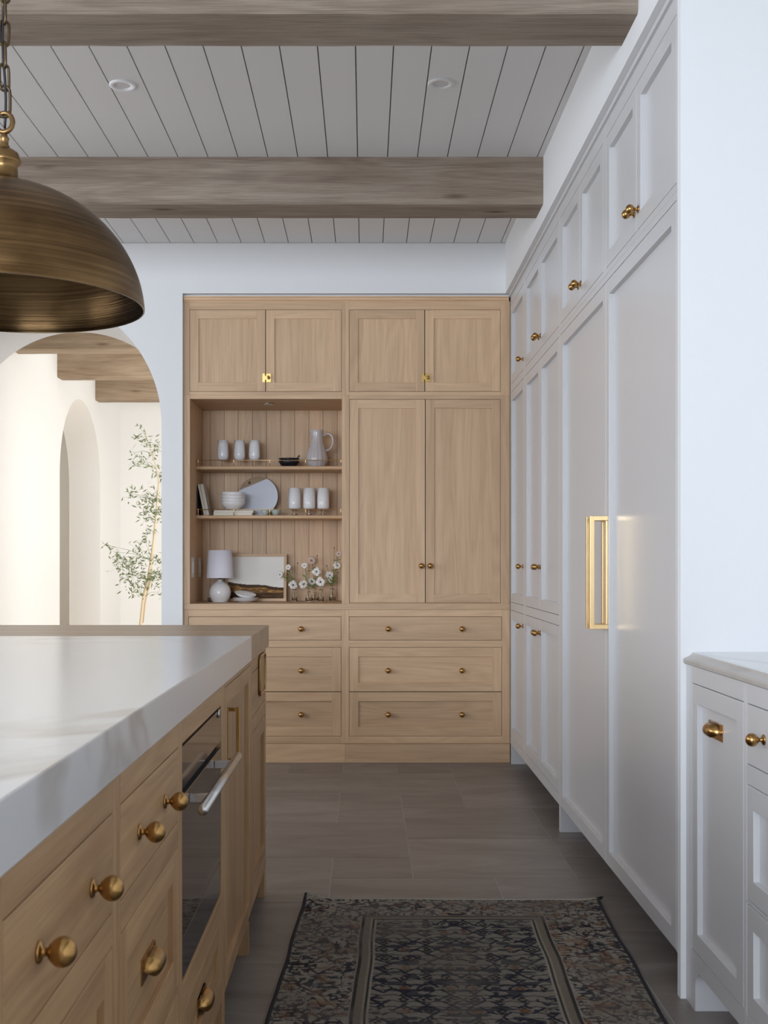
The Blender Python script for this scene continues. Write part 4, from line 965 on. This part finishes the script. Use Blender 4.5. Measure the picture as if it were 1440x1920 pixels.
flower(v4,1150,1492,.050,'large white flower at the centre of the middle bunch')
flower(v4,1180,1575,.052,'large round white flower just above the fourth vase',dq=-.02)
bud(v4,1155,1365,'dark bud at the very top of the middle bunch')
flower(v5,1258,1522,.046,'white flower leaning left above the end vase')
flower(v5,1320,1440,.046,'white flower beside the alcove frame, upper right')
flower(v5,1332,1345,.036,'blush flower at the highest point on the right',PETP)
flower(v5,1270,1562,.03,'tiny white flower tucked low beside the end vase')
bud(v5,1233,1447,'dark bud between the middle and right bunches')
bud(v5,1295,1300,'drooping bud tip at the top right of the alcove')
# ---------------------------------------------------------------- olive tree
TQ=220.; TY=F/TQ
tp=lambda px,py,dy=0:Vector(((px-685)/TQ,TY+dy,H+(VY-py)/TQ))
base=tp(262,1205); 
t=thing('potted_olive_tree','slender potted olive tree in the bright room past the archway','tree',(base.x,TY,0))
BARK=pm('pale_olive_bark',(.55,.44,.29),.8); LEAF=pm('olive_leaf',(.11,.13,.045),.55); LEAF2=pm('olive_leaf_pale',(.17,.22,.10),.55)
lat('pot',pm('clay_pot',(.55,.48,.40),.8),[(0,0),(.15,0),(.17,.02),(.20,.36),(.215,.36),(.215,.40),(.195,.40),(.185,.36),(0,.35)],(base.x,TY,0),t,n=32)
tr=[Vector((base.x-.01,TY,.34)),tp(264,1168),tp(269,1120),tp(277,1090),tp(284,1050),tp(289,1010),tp(291,985),tp(295,940),tp(298,905),tp(294,880),tp(285,850),tp(277,828),tp(270,802)]
g=MB(); g.tube(tr,[.014,.014,.013,.013,.013,.012,.010,.008,.007,.006,.004,.003,.002],10); trk=g.build('trunk',BARK,t)
g=MB(); g.tube([tp(266,1168,.03),tp(272,1130,.02),tp(281,1090,.01),tp(284,1062,0)],.008,8); g.build('trunk',BARK,t)
cls=[(250,1078,26,115),(238,1062,18,55),(262,1100,18,40),(224,1045,12,24),(212,1035,9,12),(198,1022,6,9),(272,1015,13,26),(258,1028,12,20),(285,995,10,18),(290,935,14,55),(268,933,16,30),(250,928,10,16),(292,962,13,40),(272,960,14,40),(242,932,6,8),(296,890,12,36),(272,865,18,26),(285,848,12,18),(273,828,14,22),(261,820,8,16),(264,803,7,8),(300,1078,14,40),(282,1085,16,40),(298,1050,10,18),(247,1112,10,10),(298,1110,8,8),(300,835,12,16),(315,900,22,50),(318,1060,22,60),(312,960,18,40),(252,850,8,8),(255,872,8,8),(268,1048,14,25)]
def near(p): return min(tr[1:],key=lambda a:(a-p).length+(.25 if a.z>p.z else 0))
gb=MB(); g1=MB(); g2=MB()
for (px,py,r,n) in cls:
    c=tp(px,py,random.uniform(-.12,.12)); a=near(c); m=a.lerp(c,.5)+Vector((0,0,.02)); gb.tube([a,m,c],[.0024,.0016,.0008],5)
    R=r/TQ
    for k in range(n):
        d=Vector((random.gauss(0,.62),random.gauss(0,.6),random.gauss(0,.62)))*R; p=c+d
        o=Vector((random.uniform(-1,1),random.uniform(-1,1),random.uniform(-.6,.8))).normalized(); l=random.uniform(.034,.062); s=o.cross(Vector((random.uniform(-1,1),random.uniform(-1,1),random.uniform(-1,1)))).normalized()*.0062
        (g1 if random.random()<.6 else g2).add([p,p+o*l*.45+s,p+o*l,p+o*l*.45-s],[(0,1,2,3)])
        if k%4==0: gb.tube([c,p],.0007,3)
tag(gb.build('branches',LEAF2,t),kind='stuff')
tag(g1.build('leaves',LEAF,t,recalc=False),kind='stuff'); tag(g2.build('pale_leaves',LEAF2,t,recalc=False),kind='stuff')
